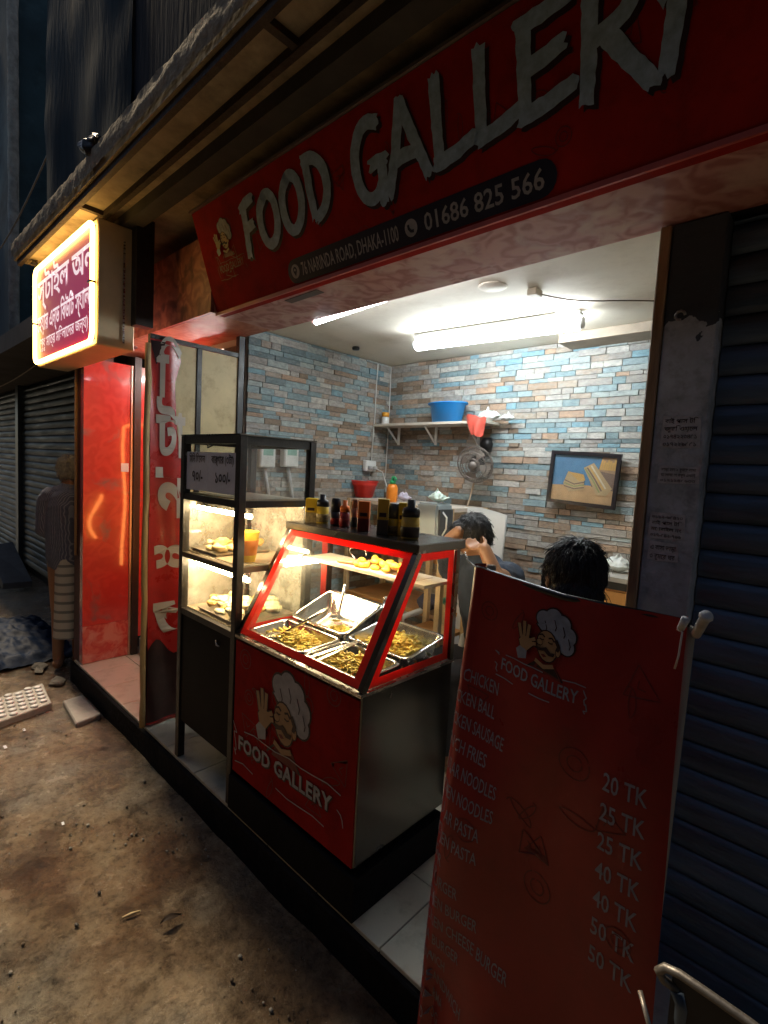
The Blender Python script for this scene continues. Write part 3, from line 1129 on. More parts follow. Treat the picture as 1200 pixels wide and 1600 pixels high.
def pillar_material():
    m = M('pillar_plaster', (0.44, 0.51, 0.58), 0.85, 0, 0.3, 9, 0.4, 40, dirt=((0.06, 0.06, 0.06), 0.6, 12)).copy()
    t = m.node_tree
    n = t.nodes
    L = t.links.new
    b = n['Principled BSDF']
    src = b.inputs['Base Color'].links[0].from_socket
    tc = n.new('ShaderNodeTexCoord')
    sp = n.new('ShaderNodeSeparateXYZ')
    L(tc.outputs['Object'], sp.inputs[0])
    no = n.new('ShaderNodeTexNoise')
    no.inputs['Scale'].default_value = 14
    no.inputs['Detail'].default_value = 5
    L(tc.outputs['Object'], no.inputs['Vector'])
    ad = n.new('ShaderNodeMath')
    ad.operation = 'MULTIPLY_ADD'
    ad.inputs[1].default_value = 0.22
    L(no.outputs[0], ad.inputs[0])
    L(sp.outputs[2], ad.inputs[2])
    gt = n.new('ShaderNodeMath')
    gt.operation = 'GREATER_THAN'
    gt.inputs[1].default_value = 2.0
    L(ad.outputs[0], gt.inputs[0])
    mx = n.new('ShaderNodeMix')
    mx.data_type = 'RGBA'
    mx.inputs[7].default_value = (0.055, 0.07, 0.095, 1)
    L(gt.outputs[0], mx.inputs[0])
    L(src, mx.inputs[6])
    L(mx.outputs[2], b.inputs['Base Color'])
    return m


pm = pillar_material()
part('column', box(-0.447, -0.315, 1.595, 1.76, 0.15, 2.325), pm, pil, bev=0.004)
part('door_trim', box(-0.478, -0.449, 1.590, 1.66, 0.15, 2.325), M('trim_wood', (0.36, 0.25, 0.15), 0.6, 0, 0.35, 14, 0.3, 60, stretch=(1, 1, 0.1), dirt=((0.1, 0.06, 0.03), 0.7, 20)), pil, bev=0.003)
ppl = plane_fn((0, 1.595, 0), (1, 0, 0), (0, 0, 1))
pp = M('notice_paper', (0.50, 0.53, 0.57), 0.8, 0, 0.2, 30, dirt=((0.28, 0.30, 0.32), 0.8, 20))
NOT = [(1064, 675, 0.10, 0.085, ['বাই পাস টি', 'জুরি ওয়েল', '০১৭৪২২৩৪৫১', '০১৭২২৯৫৫১']), (1060, 742, 0.105, 0.045, ['ভাড়া হবে ২ রুমের বাসা', 'যোগাযোগ করুন এখনই', '০১৭১১৪৫৬৩৩']),
       (1042, 822, 0.095, 0.07, ['০১৯২-৬৫৪২০', 'বাই পাস টি', 'মোবাইল নং', '০১৭-৫৪২-৭৬৬']), (1036, 862, 0.08, 0.05, ['এ বাসা ভাড়া', '৩ রুমের ঘর'])]
for (px, py, ww, hh, lines) in NOT:
    c = at(px, py, 1, 1.595)
    cx = min(max(c.x, -0.447 + ww / 2 + 0.004), -0.319 - ww / 2)
    mb = MB()
    a = rnd(-0.02, 0.02)
    po = [(cx - ww / 2, c.z - hh / 2 + a * 0.2), (cx - ww * 0.1, c.z - hh / 2 - 0.003), (cx + ww / 2, c.z - hh / 2), (cx + ww / 2 - 0.004, c.z + hh / 2), (cx - ww / 2 + 0.003, c.z + hh / 2 + 0.003)]
    mb.add([ppl(x, z, 0.0012) for x, z in po], [tuple(range(len(po)))], 0)
    nt_ = part('paper_notice', mb, pp, pil)
    mb = MB()
    for i, s in enumerate(lines):
        hh2 = hh / len(lines) * 0.55
        lettering(mb, s, ppl, cx - ww * 0.42, c.z + hh / 2 - (i + 0.85) * hh / len(lines), cx + ww * 0.40, hh2, 0.004, 0.0022)
    part('lettering', mb, ink_dark, nt_)
p = at(1064, 494, 1, 1.59)
part('hook', MB().tube([p + Vector((0.012 * math.cos(t * 0.7), -0.008, 0.012 * math.sin(t * 0.7))) for t in range(8)], 0.004, 6), M('iron', (0.3, 0.3, 0.3), 0.4, 0.8), pil, True)

shut_m = M('shutter_steel', (0.11, 0.17, 0.25), 0.45, 0.4, 0.4, 4, 0.25, 30, stretch=(0.4, 1, 3), rvar=0.15, dirt=((0.05, 0.045, 0.045), 0.6, 5))


def shutter(name, label, x0, x1, y, z0, z1, mat, pitch=0.08):
    t = thing(name, label, 'shutter', ((x0 + x1) / 2, y, z0), group=None)
    me = None
    z = z0
    k = 0
    while z < z1 - 0.001:
        h = min(pitch, z1 - z)
        mb = MB()
        prof = [(0, 0.0), (-0.006, 0.06), (-0.012, 0.25), (-0.014, 0.5), (-0.011, 0.75), (-0.004, 0.93), (0.003, 0.985)]
        pts = [(y + a, z + b * h) for a, b in prof]
        nseg = 6
        vs = []
        for i in range(nseg + 1):
            x = x0 + (x1 - x0) * i / nseg
            wob = 0.0015 * noise.noise(Vector((x * 3, k * 1.7, 0)))
            vs += [(x, a + wob, b) for a, b in pts]
        n = len(pts)
        fs = [(i * n + j, (i + 1) * n + j, (i + 1) * n + j + 1, i * n + j + 1) for i in range(nseg) for j in range(n - 1)]
        mb.add(vs, fs)
        part('slat', mb, mat, t, True)
        z += pitch
        k += 1
    return t


sh = shutter('roller_shutter', 'closed dark blue steel roller shutter right of the concrete pillar', -0.312, 1.5, 1.66, 0.15, 2.32, shut_m)
part('bottom_rail', box(-0.31, 1.5, 1.636, 1.662, 0.136, 0.150), shut_m, sh)
part('backing', box(-0.312, 1.5, 1.672, 1.69, 0.15, 2.32), black_metal, sh)
part('shutter_header', box(-0.45, 1.5, 1.6195, 1.70, 2.3265, 2.3995), black_metal, sh)
# far shops on the left
far_m = M('far_shutter_steel', (0.045, 0.075, 0.095), 0.45, 0.4, 0.35, 5, 0.2, 30, stretch=(0.4, 1, 3), rvar=0.12)
s1 = shutter('roller_shutter', 'closed dark roller shutter behind the walking man', -8.05, -4.75, 1.62, 0.12, 2.40, far_m)
part('guide_rail', box(-8.2, -8.05, 1.56, 1.66, 0.0, 2.45), M('rail_steel', (0.06, 0.085, 0.11), 0.35, 0.6), s1)
part('guide_rail', box(-4.75, -4.62, 1.56, 1.66, 0.0, 2.45), M('rail_steel', (0.16, 0.20, 0.24), 0.3, 0.7), s1)
s2 = shutter('roller_shutter', 'closed roller shutter at the far left edge of the picture', -13.0, -8.25, 1.62, 0.12, 2.40, far_m)
fb = thing('far_building', 'tall dark teal building at the far left top', 'building', (-9.5, 2.2, 0))
fbm = M('far_building_wall', (0.02, 0.045, 0.056), 0.9, 0, 0.6, 1.1, 0.3, 10, dirt=((0.12, 0.2, 0.22), 0.6, 0.9))
part('shop_wall', box(-14, -4.05, 1.67, 4.0, 0, 2.6), M('far_wall', (0.05, 0.055, 0.06), 0.8, 0, 0.4, 3), fb)
part('ledge', box(-14, -4.3, 0.97, 4.0, 2.45, 2.60), M('far_ledge', (0.06, 0.06, 0.065), 0.85, 0, 0.4, 4), fb)
part('wall', box(-14, -6.35, 1.25, 4.0, 2.602, 9.0), fbm, fb)
for k in range(3):
    for j in range(2):
        xw = -7.9 - j * 2.4
        zw = 3.2 + k * 1.9
        f_ = part('window', box(xw - 0.45, xw + 0.45, 1.225, 1.249, zw, zw + 1.1), M('far_frame', (0.09, 0.13, 0.14), 0.6), fb)
        part('pane', box(xw - 0.39, xw + 0.39, 1.215, 1.224, zw + 0.06, zw + 1.04), M('far_pane', (0.01, 0.02, 0.025), 0.15), f_)
path = [(-6.33 + 0.02 * noise.noise(Vector((0, 0, z * 1.3))), 1.20, z) for z in [2.55 + 0.12 * i for i in range(50)]]
part('drain_pipe', MB().tube(path, 0.045, 8).jitter(0.012, 9), M('pipe_crust', (0.30, 0.29, 0.26), 0.9, 0, 0.4, 14, 0.6, 40), fb, True)
A, B = at(-30, 425, 1, 1.1), at(86, 215, 1, 1.1)
solo('overhead_cable', MB().tube([A.lerp(B, t / 10) + Vector((0, 0, -0.12 * math.sin(PI * t / 10))) for t in range(11)], 0.007, 6), M('cable_grey', (0.30, 0.28, 0.24), 0.6),
     'pale sagging cable against the dark sky above the lit sign', 'cable', A, smooth=True)
A, B = at(-30, 612, 1, 1.2), at(62, 566, 1, 1.2)
solo('overhead_cable', MB().tube([A.lerp(B, t / 10) + Vector((0, 0, -0.05 * math.sin(PI * t / 10))) for t in range(11)], 0.006, 6), M('cable_grey', (0.30, 0.28, 0.24), 0.6),
     'thin cable running to the lower corner of the lit sign', 'cable', A, smooth=True)
#@@NEXT

# the other side of the narrow lane, behind the camera
op = thing('opposite_building', 'dark shuttered building across the lane behind the viewer', 'building', (-3.0, -1.6, 0))
part('wall', box(-16, 8, -3.0, -1.3, -0.02, 4.2), M('opposite_wall', (0.07, 0.07, 0.075), 0.85, 0, 0.4, 1.5, 0.3, 12), op)
part('cornice', box(-16, 8, -1.3, -1.15, 3.9, 4.1), M('opposite_wall', (0.07, 0.07, 0.075), 0.85), op)

# =================================================================== SALON NEXT DOOR
sal = thing('salon_entrance', 'glossy red salon entrance recess left of the food stall', 'shopfront', (-3.4, 1.5, 0.15))
gloss_red = PATTERN('gloss_red', (0.52, 0.045, 0.035), (0.45, 0.032, 0.027), (0.24, 0.10, 0.10), 6.5, 2.5, 0.25, 1.0, 0.565)
gloss_rose = PATTERN('gloss_rose', (0.55, 0.12, 0.09), (0.46, 0.05, 0.045), (0.60, 0.24, 0.20), 10, 3.0, 0.2, 0.6)
part('wall_panel', box(-3.86, -3.80, 1.098, 1.41, 0.42, 2.24), gloss_red, sal)
part('skirting_panel', box(-3.86, -3.797, 1.098, 1.41, 0.155, 0.418), gloss_rose, sal)
part('wall_panel', box(-3.86, -3.80, 1.46, 1.95, 0.28, 2.24), gloss_red, sal)
part('door_post', box(-3.84, -3.775, 1.412, 1.458, 0.155, 2.30), black_metal, sal)
part('edge_strip', box(-3.799, -3.790, 1.396, 1.411, 0.155, 2.24), M('alu', (0.5, 0.46, 0.4), 0.35, 0.8), sal)
part('jamb', box(-3.985, -3.862, 1.098, 1.30, 0.13, 2.33), M('jamb_dark', (0.06, 0.012, 0.012), 0.5, 0, 0.4), sal)
part('jamb_batten', MB().beam((-3.93, 1.090, 0.9), (-3.935, 1.090, 2.26), 0.022, 0.012, (0, 1, 0)), wood, sal)
part('step', box(-3.79, -2.74, 1.47, 2.0, 0.155, 0.27), M('step_tile', (0.45, 0.46, 0.42), 0.3), sal, bev=0.004)
part('back_wall', box(-3.8, -2.74, 1.95, 2.0, 0.28, 2.30), gloss_red, sal)
part('header', box(-3.99, X0 - 0.002, 1.275, 1.62, 2.335, 2.40), PATTERN('salon_soffit', (0.58, 0.26, 0.17), (0.48, 0.17, 0.11), (0.62, 0.36, 0.26), 8, 2.5, 0.5, 0.1), sal)
floral = PATTERN('floral_dark', (0.50, 0.19, 0.13), (0.32, 0.10, 0.07), (0.13, 0.04, 0.035), 7, 2.5, 0.45, 0.15, 0.52)
part('header_panel', box(-3.42, X0 - 0.004, 1.255, 1.274, 2.335, 2.72), floral, sal)
part('ceiling_bulkhead', box(-3.99, -2.735, 1.62, 2.0, 2.30, 2.41), plaster, sal)
dp = at(205, 542, 2, 2.335)
part('downlight', MB().lathe([(0.05, -0.006), (0.055, -0.001)], dp, 18, 1, 0.7), M('downlight_dark', (0.05, 0.02, 0.015), 0.5), sal, True)
part('door_notice', box(-3.7995, -3.796, 1.335, 1.385, 1.495, 1.555), white_plastic, sal)
# right wall of the recess with an orange LED outline, mirrored in the glossy panel opposite
part('right_wall', box(-2.962, -2.952, 1.632, 1.948, 0.28, 2.298), gloss_rose, sal)
strip_m = EM('orange_led', (1.0, 0.32, 0.07), 8.5, (0.6, 0.2, 0.05))


def bow(z):
    return 1.650 + 0.012 * math.sin(z * 6.5)


pts = [(-2.975, 1.93, 1.90), (-2.975, 1.80, 1.885), (-2.975, 1.68, 1.87), (-2.975, bow(1.85), 1.85)] + [(-2.975, bow(1.8 - 0.06 * k), 1.8 - 0.06 * k) for k in range(20)]
part('led_strip', MB().tube(pts, 0.013, 8), strip_m, sal, True)
pts = [(-2.750, 1.50 + 0.05 * math.sin(k * 0.42), 1.16 - 0.035 * k + (0.06 * k if k < 4 else 0.24)) for k in range(16)]
part('led_strip', MB().tube(pts, 0.013, 8), strip_m, sal, True)
# ceiling tube of the salon recess
lamp_white = EM('salon_tube', (1.0, 0.93, 0.86), 62.0)
st = thing('salon_tube_light', 'white tube light under the ceiling of the salon recess', 'tube light', (-3.3, 1.55, 2.29))
part('batten', box(-3.7, -2.95, 1.76, 1.80, 2.285, 2.299), white_plastic, st)
part('tube', MB().tube([(-3.68, 1.78, 2.268), (-2.97, 1.78, 2.268)], 0.014, 10), lamp_white, st, True)

# lit salon sign
sg = thing('lit_salon_sign', 'pink box sign in Bengali edged with glowing yellow light under the canopy', 'sign', (-3.5, 0.95, 2.17))
SX0, SX1, SY, SZ0, SZ1 = -4.10, -2.93, 0.90, 2.17, 2.80
part('sign_box', box(SX0, SX1, SY + 0.006, SY + 0.19, SZ0, SZ1), M('sign_cream', (0.62, 0.50, 0.30), 0.45, 0, 0.12, 6), sg, bev=0.006)
part('sign_face', box(SX0 + 0.03, SX1 - 0.03, SY, SY + 0.0055, SZ0 + 0.03, SZ1 - 0.03), EM('sign_pink', (0.70, 0.02, 0.15), 0.16, (0.24, 0.010, 0.045)), sg)
part('hanger', box(SX1 + 0.002, SX1 + 0.07, 1.07, 1.16, 2.30, 2.85), black_metal, sg)
part('hanger', MB().beam((SX1 + 0.012, 1.03, 2.20), (SX1 + 0.012, 1.03, 2.72), 0.008, 0.008, (0, 1, 0)), steel, sg)
spl = plane_fn((0, SY, 0), (1, 0, 0), (0, 0, 1))
rope_m = EM('rope_light', (1.0, 0.58, 0.15), 9.0)
a0, a1, b0, b1, rr = SX0 + 0.018, SX1 - 0.018, SZ0 + 0.018, SZ1 - 0.018, 0.05
loop = []
for cx, cz, s in ((a1 - rr, b0 + rr, -90), (a1 - rr, b1 - rr, 0), (a0 + rr, b1 - rr, 90), (a0 + rr, b0 + rr, 180)):
    loop += [(cx + rr * math.cos(R(s + k * 18)), SY - 0.012, cz + rr * math.sin(R(s + k * 18))) for k in range(6)]
part('light_rope', MB().tube(loop, 0.0115, 8, closed=True), rope_m, sg, True)
for px, py in ((54, 412), (58, 505), (150, 437)):
    c = at(px, py, 1, SY - 0.012)
    xx = a0 if px < 100 else a1
    part('rope_clip', box(xx - 0.02, xx + 0.02, SY - 0.03, SY - 0.0005, c.z - 0.005, c.z + 0.005), black_metal, sg)
sw = EM('sign_letters', (1.0, 0.80, 0.85), 0.40, (0.5, 0.5, 0.5))
mb = MB()
lettering(mb, 'স্টাইল অন', spl, SX0 + 0.04, 2.565, SX1 - 0.03, 0.145, 0.018, 0.002)
part('lettering', mb, sw, sg)
mb = MB()
lettering(mb, 'েহয়ার এন্ড িবউিট স্যালন', spl, SX0 + 0.04, 2.385, SX1 - 0.03, 0.10, 0.018, 0.002)
part('lettering', mb, sw, sg)
mb = MB()
lettering(mb, '(শুধু মাত্র মিহলােদর জন্য)', spl, SX0 + 0.09, 2.275, SX1 - 0.12, 0.062, 0.010, 0.002)
part('lettering', mb, sw, sg)

# =================================================================== PARTITION WITH DRAPED BANNER
par = thing('partition_screen', 'cream partition screen in dark metal frame with red banner draped over it', 'partition', (-2.71, 1.35, 0.15))
PX = -2.705
part('panel', box(PX - 0.02, PX - 0.004, 1.11, 1.335, 0.20, 2.21), cream, par)
part('panel', box(PX - 0.02, PX - 0.004, 1.365, 1.585, 0.20, 2.21), cream, par)
part('frame_post', box(PX - 0.026, PX + 0.004, 1.083, 1.108, 0.152, 2.235), black_metal, par)
part('frame_post', box(PX - 0.026, PX + 0.004, 1.337, 1.363, 0.152, 2.212), black_metal, par)
part('frame_post', box(PX - 0.03, PX + 0.008, 1.587, 1.622, 0.152, 2.334), black_metal, par)
part('top_rail', box(PX - 0.026, PX + 0.004, 1.109, 1.586, 2.213, 2.235), black_metal, par)
part('bottom_rail', box(PX - 0.026, PX + 0.004, 1.109, 1.586, 0.17, 0.199), black_metal, par)
mb = MB()
random.seed(9)
pth = []
for i in range(24):
    z = 0.16 + i * (2.02 / 23)
    pth.append((PX + 0.020 + 0.004 * math.sin(i), 1.066 + 0.006 * noise.noise(Vector((0, 0, i * 0.6))), z))
mb.tube(pth, [0.016 + 0.004 * noise.noise(Vector((i * 0.8, 0, 0))) for i in range(24)], 6)
part('bamboo_edge', mb, M('bamboo', (0.50, 0.35, 0.16), 0.6, 0, 0.35, 9, 0.3, 40, stretch=(1, 1, 0.2)), par, True)


def drape(v, h, l=0.0):
    """v = distance from the front edge, h = height"""
    rip = 0.010 * math.sin(v * 34 + h * 2.2) + 0.008 * math.sin(h * 5 + v * 9)
    return Vector((PX + 0.022 + rip + l, 1.082 + v, h))


def drape_w(h):
    k = [(0.17, 0.30), (0.6, 0.30), (1.0, 0.25), (1.4, 0.20), (1.75, 0.14), (2.0, 0.125), (2.12, 0.16), (2.21, 0.14)]
    for (h0, w0), (h1, w1) in zip(k, k[1:]):
        if h <= h1:
            t = (h - h0) / (h1 - h0)
            return w0 + (w1 - w0) * t
    return k[-1][1]


drape_m = M('banner_red', (0.42, 0.022, 0.018), 0.3, 0, 0.25, 5, 0.1, 12, rvar=0.1, dirt=((0.10, 0.02, 0.02), 0.75, 5))
dr = part('draped_banner', MB().grid(lambda a, b: drape(a * drape_w(0.17 + b * 2.04), 0.17 + b * 2.04), 14, 70), drape_m, par, True, label='red vinyl banner with white Bengali letters draped down the screen')
mb = MB()
for s, h, hh, ww in (('ি', 1.93, 0.22, 0.13), ('টা', 1.62, 0.22, 0.16), ('ন', 1.30, 0.27, 0.17), ('শ', 0.93, 0.22, 0.2), ('ভ', 0.62, 0.22, 0.24)):
    lettering(mb, s, lambda u, v, l: drape(u, v, l + 0.002), 0.03, h, 0.03 + ww, hh, 0.035, 0.003)
part('lettering', mb, M('ink_warmwhite', (0.46, 0.40, 0.34), 0.4, 0, 0.1), dr)
mb = MB().poly([drape(0.0, 2.20, 0.004), drape(0.07, 2.20, 0.004), drape(0.03, 2.08, 0.004)])
part('dark_patch', mb, ink_dark, dr)
mb = MB().grid(lambda a, b: drape(a * drape_w(0.18 + b * 0.46), 0.18 + b * (0.40 + 0.05 * math.sin(a * 9)), 0.003), 12, 16)
part('dark_print', mb, M('print_black', (0.035, 0.012, 0.010), 0.4, 0, 0.6, 7, 0.05, 12), dr, True)
mb = MB().poly([drape(0.05, 0.66, 0.003), drape(0.26, 0.67, 0.003), drape(0.25, 0.62, 0.003), drape(0.07, 0.59, 0.003)]) if False else None

# =================================================================== TALL DISPLAY CABINET
cab = thing('display_cabinet', 'tall black-framed glass snack cabinet with two lit shelves', 'cabinet', (-2.06, 1.28, 0.15))
CX0, CX1, CY0, CY1 = -2.335, -1.815, 1.085, 1.475
ZT, ZA, ZL, ZB, ZP = 1.712, 1.432, 1.158, 0.885, 0.345
fr = 0.034
for x in (CX0, CX1 - fr):
    for y in (CY0, CY1 - fr):
        part('post', box(x, x + fr, y, y + fr, 0.152, ZT), black_metal, cab, bev=0.002)
for z0, z1 in ((ZT - fr, ZT), (ZA - 0.014, ZA + 0.014), (ZL - 0.012, ZL + 0.012), (ZB - 0.014, ZB + 0.014)):
    bm_ = black_metal if z0 != ZL - 0.012 else M('shelf_edge', (0.14, 0.11, 0.08), 0.4, 0.5, 0.2)
    for y in (CY0 + 0.002, CY1 - fr + 0.002):
        part('rail', box(CX0 + fr, CX1 - fr, y, y + fr - 0.008, z0, z1), bm_, cab)
    for x in (CX0 + 0.002, CX1 - fr + 0.002):
        part('rail', box(x, x + fr - 0.008, CY0 + fr, CY1 - fr, z0, z1), bm_, cab)
part('top_sheet', box(CX0, CX1, CY0, CY1, ZT + 0.001, ZT + 0.006), steel_dark, cab)
part('base_panel', box(CX0 + 0.003, CX1 - 0.003, CY0 + 0.006, CY1 - 0.006, ZP, ZB - 0.016), M('gloss_black', (0.006, 0.005, 0.006), 0.5, 0, 0.3, 8, 0.05, 10, spec=0.06, rvar=0.06), cab)
shelf_m = M('shelf_sheet', (0.55, 0.45, 0.33), 0.35, 0.3, 0.15, 9)
for z in (ZA, ZL, ZB):
    part('shelf', box(CX0 + 0.03, CX1 - 0.03, CY0 + 0.03, CY1 - 0.03, z + 0.0145, z + 0.019), shelf_m, cab)
part('back_sheet', box(CX0 + fr, CX1 - fr, CY1 - 0.022, CY1 - 0.018, ZB + 0.02, ZA - 0.02), GLASS('glass_back', 0.42, (0.95, 0.9, 0.8)), cab)
for z0, z1 in ((ZB, ZL), (ZL, ZA), (ZA, ZT - 0.02)):
    part('front_pane', box(CX0 + fr, CX1 - fr, CY0 + 0.012, CY0 + 0.015, z0 + 0.016, z1 - 0.014), glass_front, cab)
    part('side_pane', box(CX1 - 0.018, CX1 - 0.015, CY0 + fr, CY1 - fr, z0 + 0.016, z1 - 0.014), glass_dusty if z0 == ZA else glass_cart, cab)
    part('side_pane', box(CX0 + 0.015, CX0 + 0.018, CY0 + fr, CY1 - fr, z0 + 0.016, z1 - 0.014), MATS['glass_back'] if z0 != ZA else glass_cart, cab)
warm_led = EM('warm_led', (1.0, 0.74, 0.40), 75.0)
for z, k in ((ZA - 0.04, 0), (ZL - 0.035, 1)):
    h = part('lamp_housing', box(CX0 + 0.05, CX1 - 0.05, CY0 + 0.055, CY0 + 0.10, z, z + 0.018), steel, cab)
    part('led_tube', MB().tube([(CX0 + 0.045, CY0 + 0.07, z - 0.012), (CX1 - 0.02, CY0 + 0.07, z - 0.012)], 0.010, 10), warm_led, h, True)
part('wire', MB().tube([(CX0 + 0.14, CY0 + 0.06, ZT - 0.02), (CX0 + 0.16, CY0 + 0.05, ZT - 0.05), (CX0 + 0.20, CY0 + 0.06, ZT - 0.035)], 0.003, 5), black_metal, cab, True)
part('wire', MB().tube([(CX0 + 0.10, CY0 + 0.06, ZA - 0.015), (CX0 + 0.15, CY0 + 0.05, ZA - 0.035)], 0.003, 5), black_metal, cab, True)
part('lock', MB().tube([at(337, 1000, 1, CY0 + 0.004), at(338, 1008, 1, CY0), at(342, 1010, 1, CY0)], 0.003, 6), steel, cab, True)
# price papers
cpl = plane_fn((0, CY0 + 0.0095, 0), (1, 0, 0), (0, 0, 1))
for x0_, x1_, a, b, lab in ((-2.292, -2.098, 'িমিন িচেকন', '৭০/-', 'white paper price sheet on the left inside the cabinet top, showing ৭০/-'), (-2.096, -1.852, 'বার্গার (৩টা)', '১০০/-', 'white paper price sheet on the right inside the cabinet top, showing ১০০/-')):
    o = solo('price_sheet', box(x0_, x1_, CY0 + 0.0096, CY0 + 0.0115, ZA + 0.035, ZT - 0.072), paper, lab, 'price sheet', ((x0_ + x1_) / 2, CY0 + 0.01, ZA + 0.035), group='price sheets in the cabinet')
    mb = MB()
    ww = x1_ - x0_
    lettering(mb, a, cpl, x0_ + ww * 0.14, ZT - 0.118, x1_ - ww * 0.1, 0.032, 0.012, 0.0016)
    lettering(mb, b, cpl, x0_ + ww * 0.3, ZA + 0.078, x1_ - ww * 0.2, 0.048, 0.016, 0.0016)
    part('lettering', mb, ink_navy, o)


# food in the cabinet
crisp = M('golden_crust', (0.55, 0.33, 0.10), 0.6, 0, 0.4, 30, 0.6, 60)
bun = M('pale_bun', (0.66, 0.50, 0.26), 0.5, 0, 0.25, 20, 0.3, 50)
tray_m = M('tray_metal', (0.5, 0.46, 0.4), 0.3, 0.9)
random.seed(31)
tr = thing('upper_tray', 'metal tray of pale pastries on the upper lit shelf', 'tray', (-2.2, 1.2, ZL + 0.02))
part('tray', MB().hexa([(-2.29, 1.13, ZL + 0.0195), (-2.06, 1.13, ZL + 0.0195), (-2.06, 1.40, ZL + 0.0195), (-2.29, 1.40, ZL + 0.0195)], [(-2.30, 1.12, ZL + 0.034), (-2.05, 1.12, ZL + 0.034), (-2.05, 1.41, ZL + 0.034), (-2.30, 1.41, ZL + 0.034)]), tray_m, tr)
for i in range(26):
    r_ = rnd(0.016, 0.03)
    lm = lump((rnd(-2.27, -2.08), rnd(1.145, 1.39), ZL + 0.040 + rnd(0, 0.022)), (r_ * 1.3, r_, r_ * 0.6), i, 11, 8, 0.5)
    lm.jitter(0.006, 70, i)
    part('pastry', lm, bun if i % 3 else crisp, tr, True)
tr = thing('lower_tray', 'tray heaped with wrapped snacks on the bottom lit shelf', 'tray', (-2.07, 1.25, ZB + 0.02))
part('tray', MB().hexa([(-2.20, 1.13, ZB + 0.0195), (-1.87, 1.13, ZB + 0.0195), (-1.87, 1.41, ZB + 0.0195), (-2.20, 1.41, ZB + 0.0195)], [(-2.21, 1.12, ZB + 0.036), (-1.86, 1.12, ZB + 0.036), (-1.86, 1.42, ZB + 0.036), (-2.21, 1.42, ZB + 0.036)]), tray_m, tr)
wrapm = M('wrapped_snack', (0.66, 0.60, 0.42), 0.4, 0, 0.3, 40, 0.5, 80, dirt=((0.3, 0.34, 0.12), 0.8, 40))
for i in range(40):
    r_ = rnd(0.016, 0.03)
    lm = lump((rnd(-2.18, -1.89), rnd(1.145, 1.40), ZB + 0.042 + rnd(0, 0.045)), (r_ * 1.4, r_, r_ * 0.7), i + 20, 11, 8, 0.55)
    lm.jitter(0.007, 75, i)
    part('snack', lm, wrapm if i % 4 else crisp, tr, True)
cup = thing('paper_cup', 'yellow and orange paper cup on the upper cabinet shelf', 'cup', (-1.91, 1.19, ZL + 0.02))
part('cup_body', MB().lathe([(0.036, 0.0), (0.052, 0.13), (0.049, 0.131), (0.034, 0.006)], (-1.91, 1.19, ZL + 0.0195), 18), M('cup_yellow', (0.75, 0.48, 0.03), 0.5, 0, 0.05), cup, True)
part('cup_band', MB().lathe([(0.0405, 0.03), (0.049, 0.095), (0.0485, 0.096), (0.040, 0.031)], (-1.91, 1.19, ZL + 0.0195), 18), M('cup_orange', (0.75, 0.22, 0.02), 0.5, 0, 0.05), cup, True)
part('stirrer', MB().tube([(-1.93, 1.19, ZL + 0.05), (-1.985, 1.17, ZL + 0.19)], 0.003, 6), black_metal, cup, True)

# =================================================================== FOOD CART
crt = thing('food_cart', 'stainless steel food cart with slanted red-taped glass and red FOOD GALLERY front', 'food cart', (-1.435, 1.34, 0.15))
KX0, KX1, KY0, KY1, KZ0, KZ1, KZT, KYT = -1.805, -1.07, 1.09, 1.575, 0.315, 0.89, 1.325, 1.335
part('body', box(KX0, KX1, KY0 + 0.003, KY1, KZ0, KZ1), steel_dark, crt, bev=0.004)
part('front_panel', box(KX0 + 0.002, KX1 - 0.004, KY0 - 0.003, KY0 + 0.0022, KZ0 + 0.005, KZ1 - 0.012), red_vinyl, crt)
part('counter_edge', MB().box(KX0, KX1 + 0.006, KY0 - 0.008, KY0 + 0.012, KZ1 + 0.001, KZ1 + 0.012).box(KX1 - 0.012, KX1 + 0.006, KY0 + 0.0125, KY1, KZ1 + 0.001, KZ1 + 0.012), steel, crt)
part('plinth', box(KX0 - 0.01, KX1 + 0.02, KY0 - 0.012, KY1 - 0.02, 0.1525, KZ0 - 0.02), M('plinth_black', (0.006, 0.006, 0.007), 0.8, 0, 0.4, 9, 0.2, 30, spec=0.15), crt)
part('lower_frame', box(KX0 + 0.02, KX1 - 0.02, KY0 + 0.03, KY1 - 0.03, KZ0 - 0.0195, KZ0 - 0.001), black_metal, crt)
# frame of the hood
Tn = [Vector((x, KYT, KZT)) for x in (KX0 + 0.008, KX1 - 0.008)]
Bn = [Vector((x, KY0 + 0.008, KZ1 + 0.012)) for x in (KX0 + 0.008, KX1 - 0.008)]
for a, b in zip(Bn, Tn):
    part('slanted_post', MB().beam(a, b, 0.022, 0.022, (1, 0, 0)), steel_dark, crt)
for x in (KX0 + 0.008, KX1 - 0.008):
    part('rear_post', box(x - 0.011, x + 0.011, KY1 - 0.022, KY1, KZ1 + 0.013, KZT), steel_dark, crt)
top = part('top_lid', box(KX0 - 0.004, KX1 + 0.012, KYT - 0.02, KY1 + 0.02, KZT + 0.001, KZT + 0.034), steel_dark, crt, bev=0.003)
# glass panes with red tape borders
sd = (Tn[0] - Bn[0]).normalized()
sn = Vector((0, -sd.z, sd.y))


def front(u, v, l=0.0):
    return Vector((KX0 + u, Bn[0].y, Bn[0].z)) + sd * v + sn * l


SL = (Tn[0] - Bn[0]).length
W = KX1 - KX0


def slab_f(mb, u0, u1, v0, v1, l0, l1):
    mb.hexa([front(u0, v0, l0), front(u1, v0, l0), front(u1, v1, l0), front(u0, v1, l0)], [front(u0, v0, l1), front(u1, v0, l1), front(u1, v1, l1), front(u0, v1, l1)])


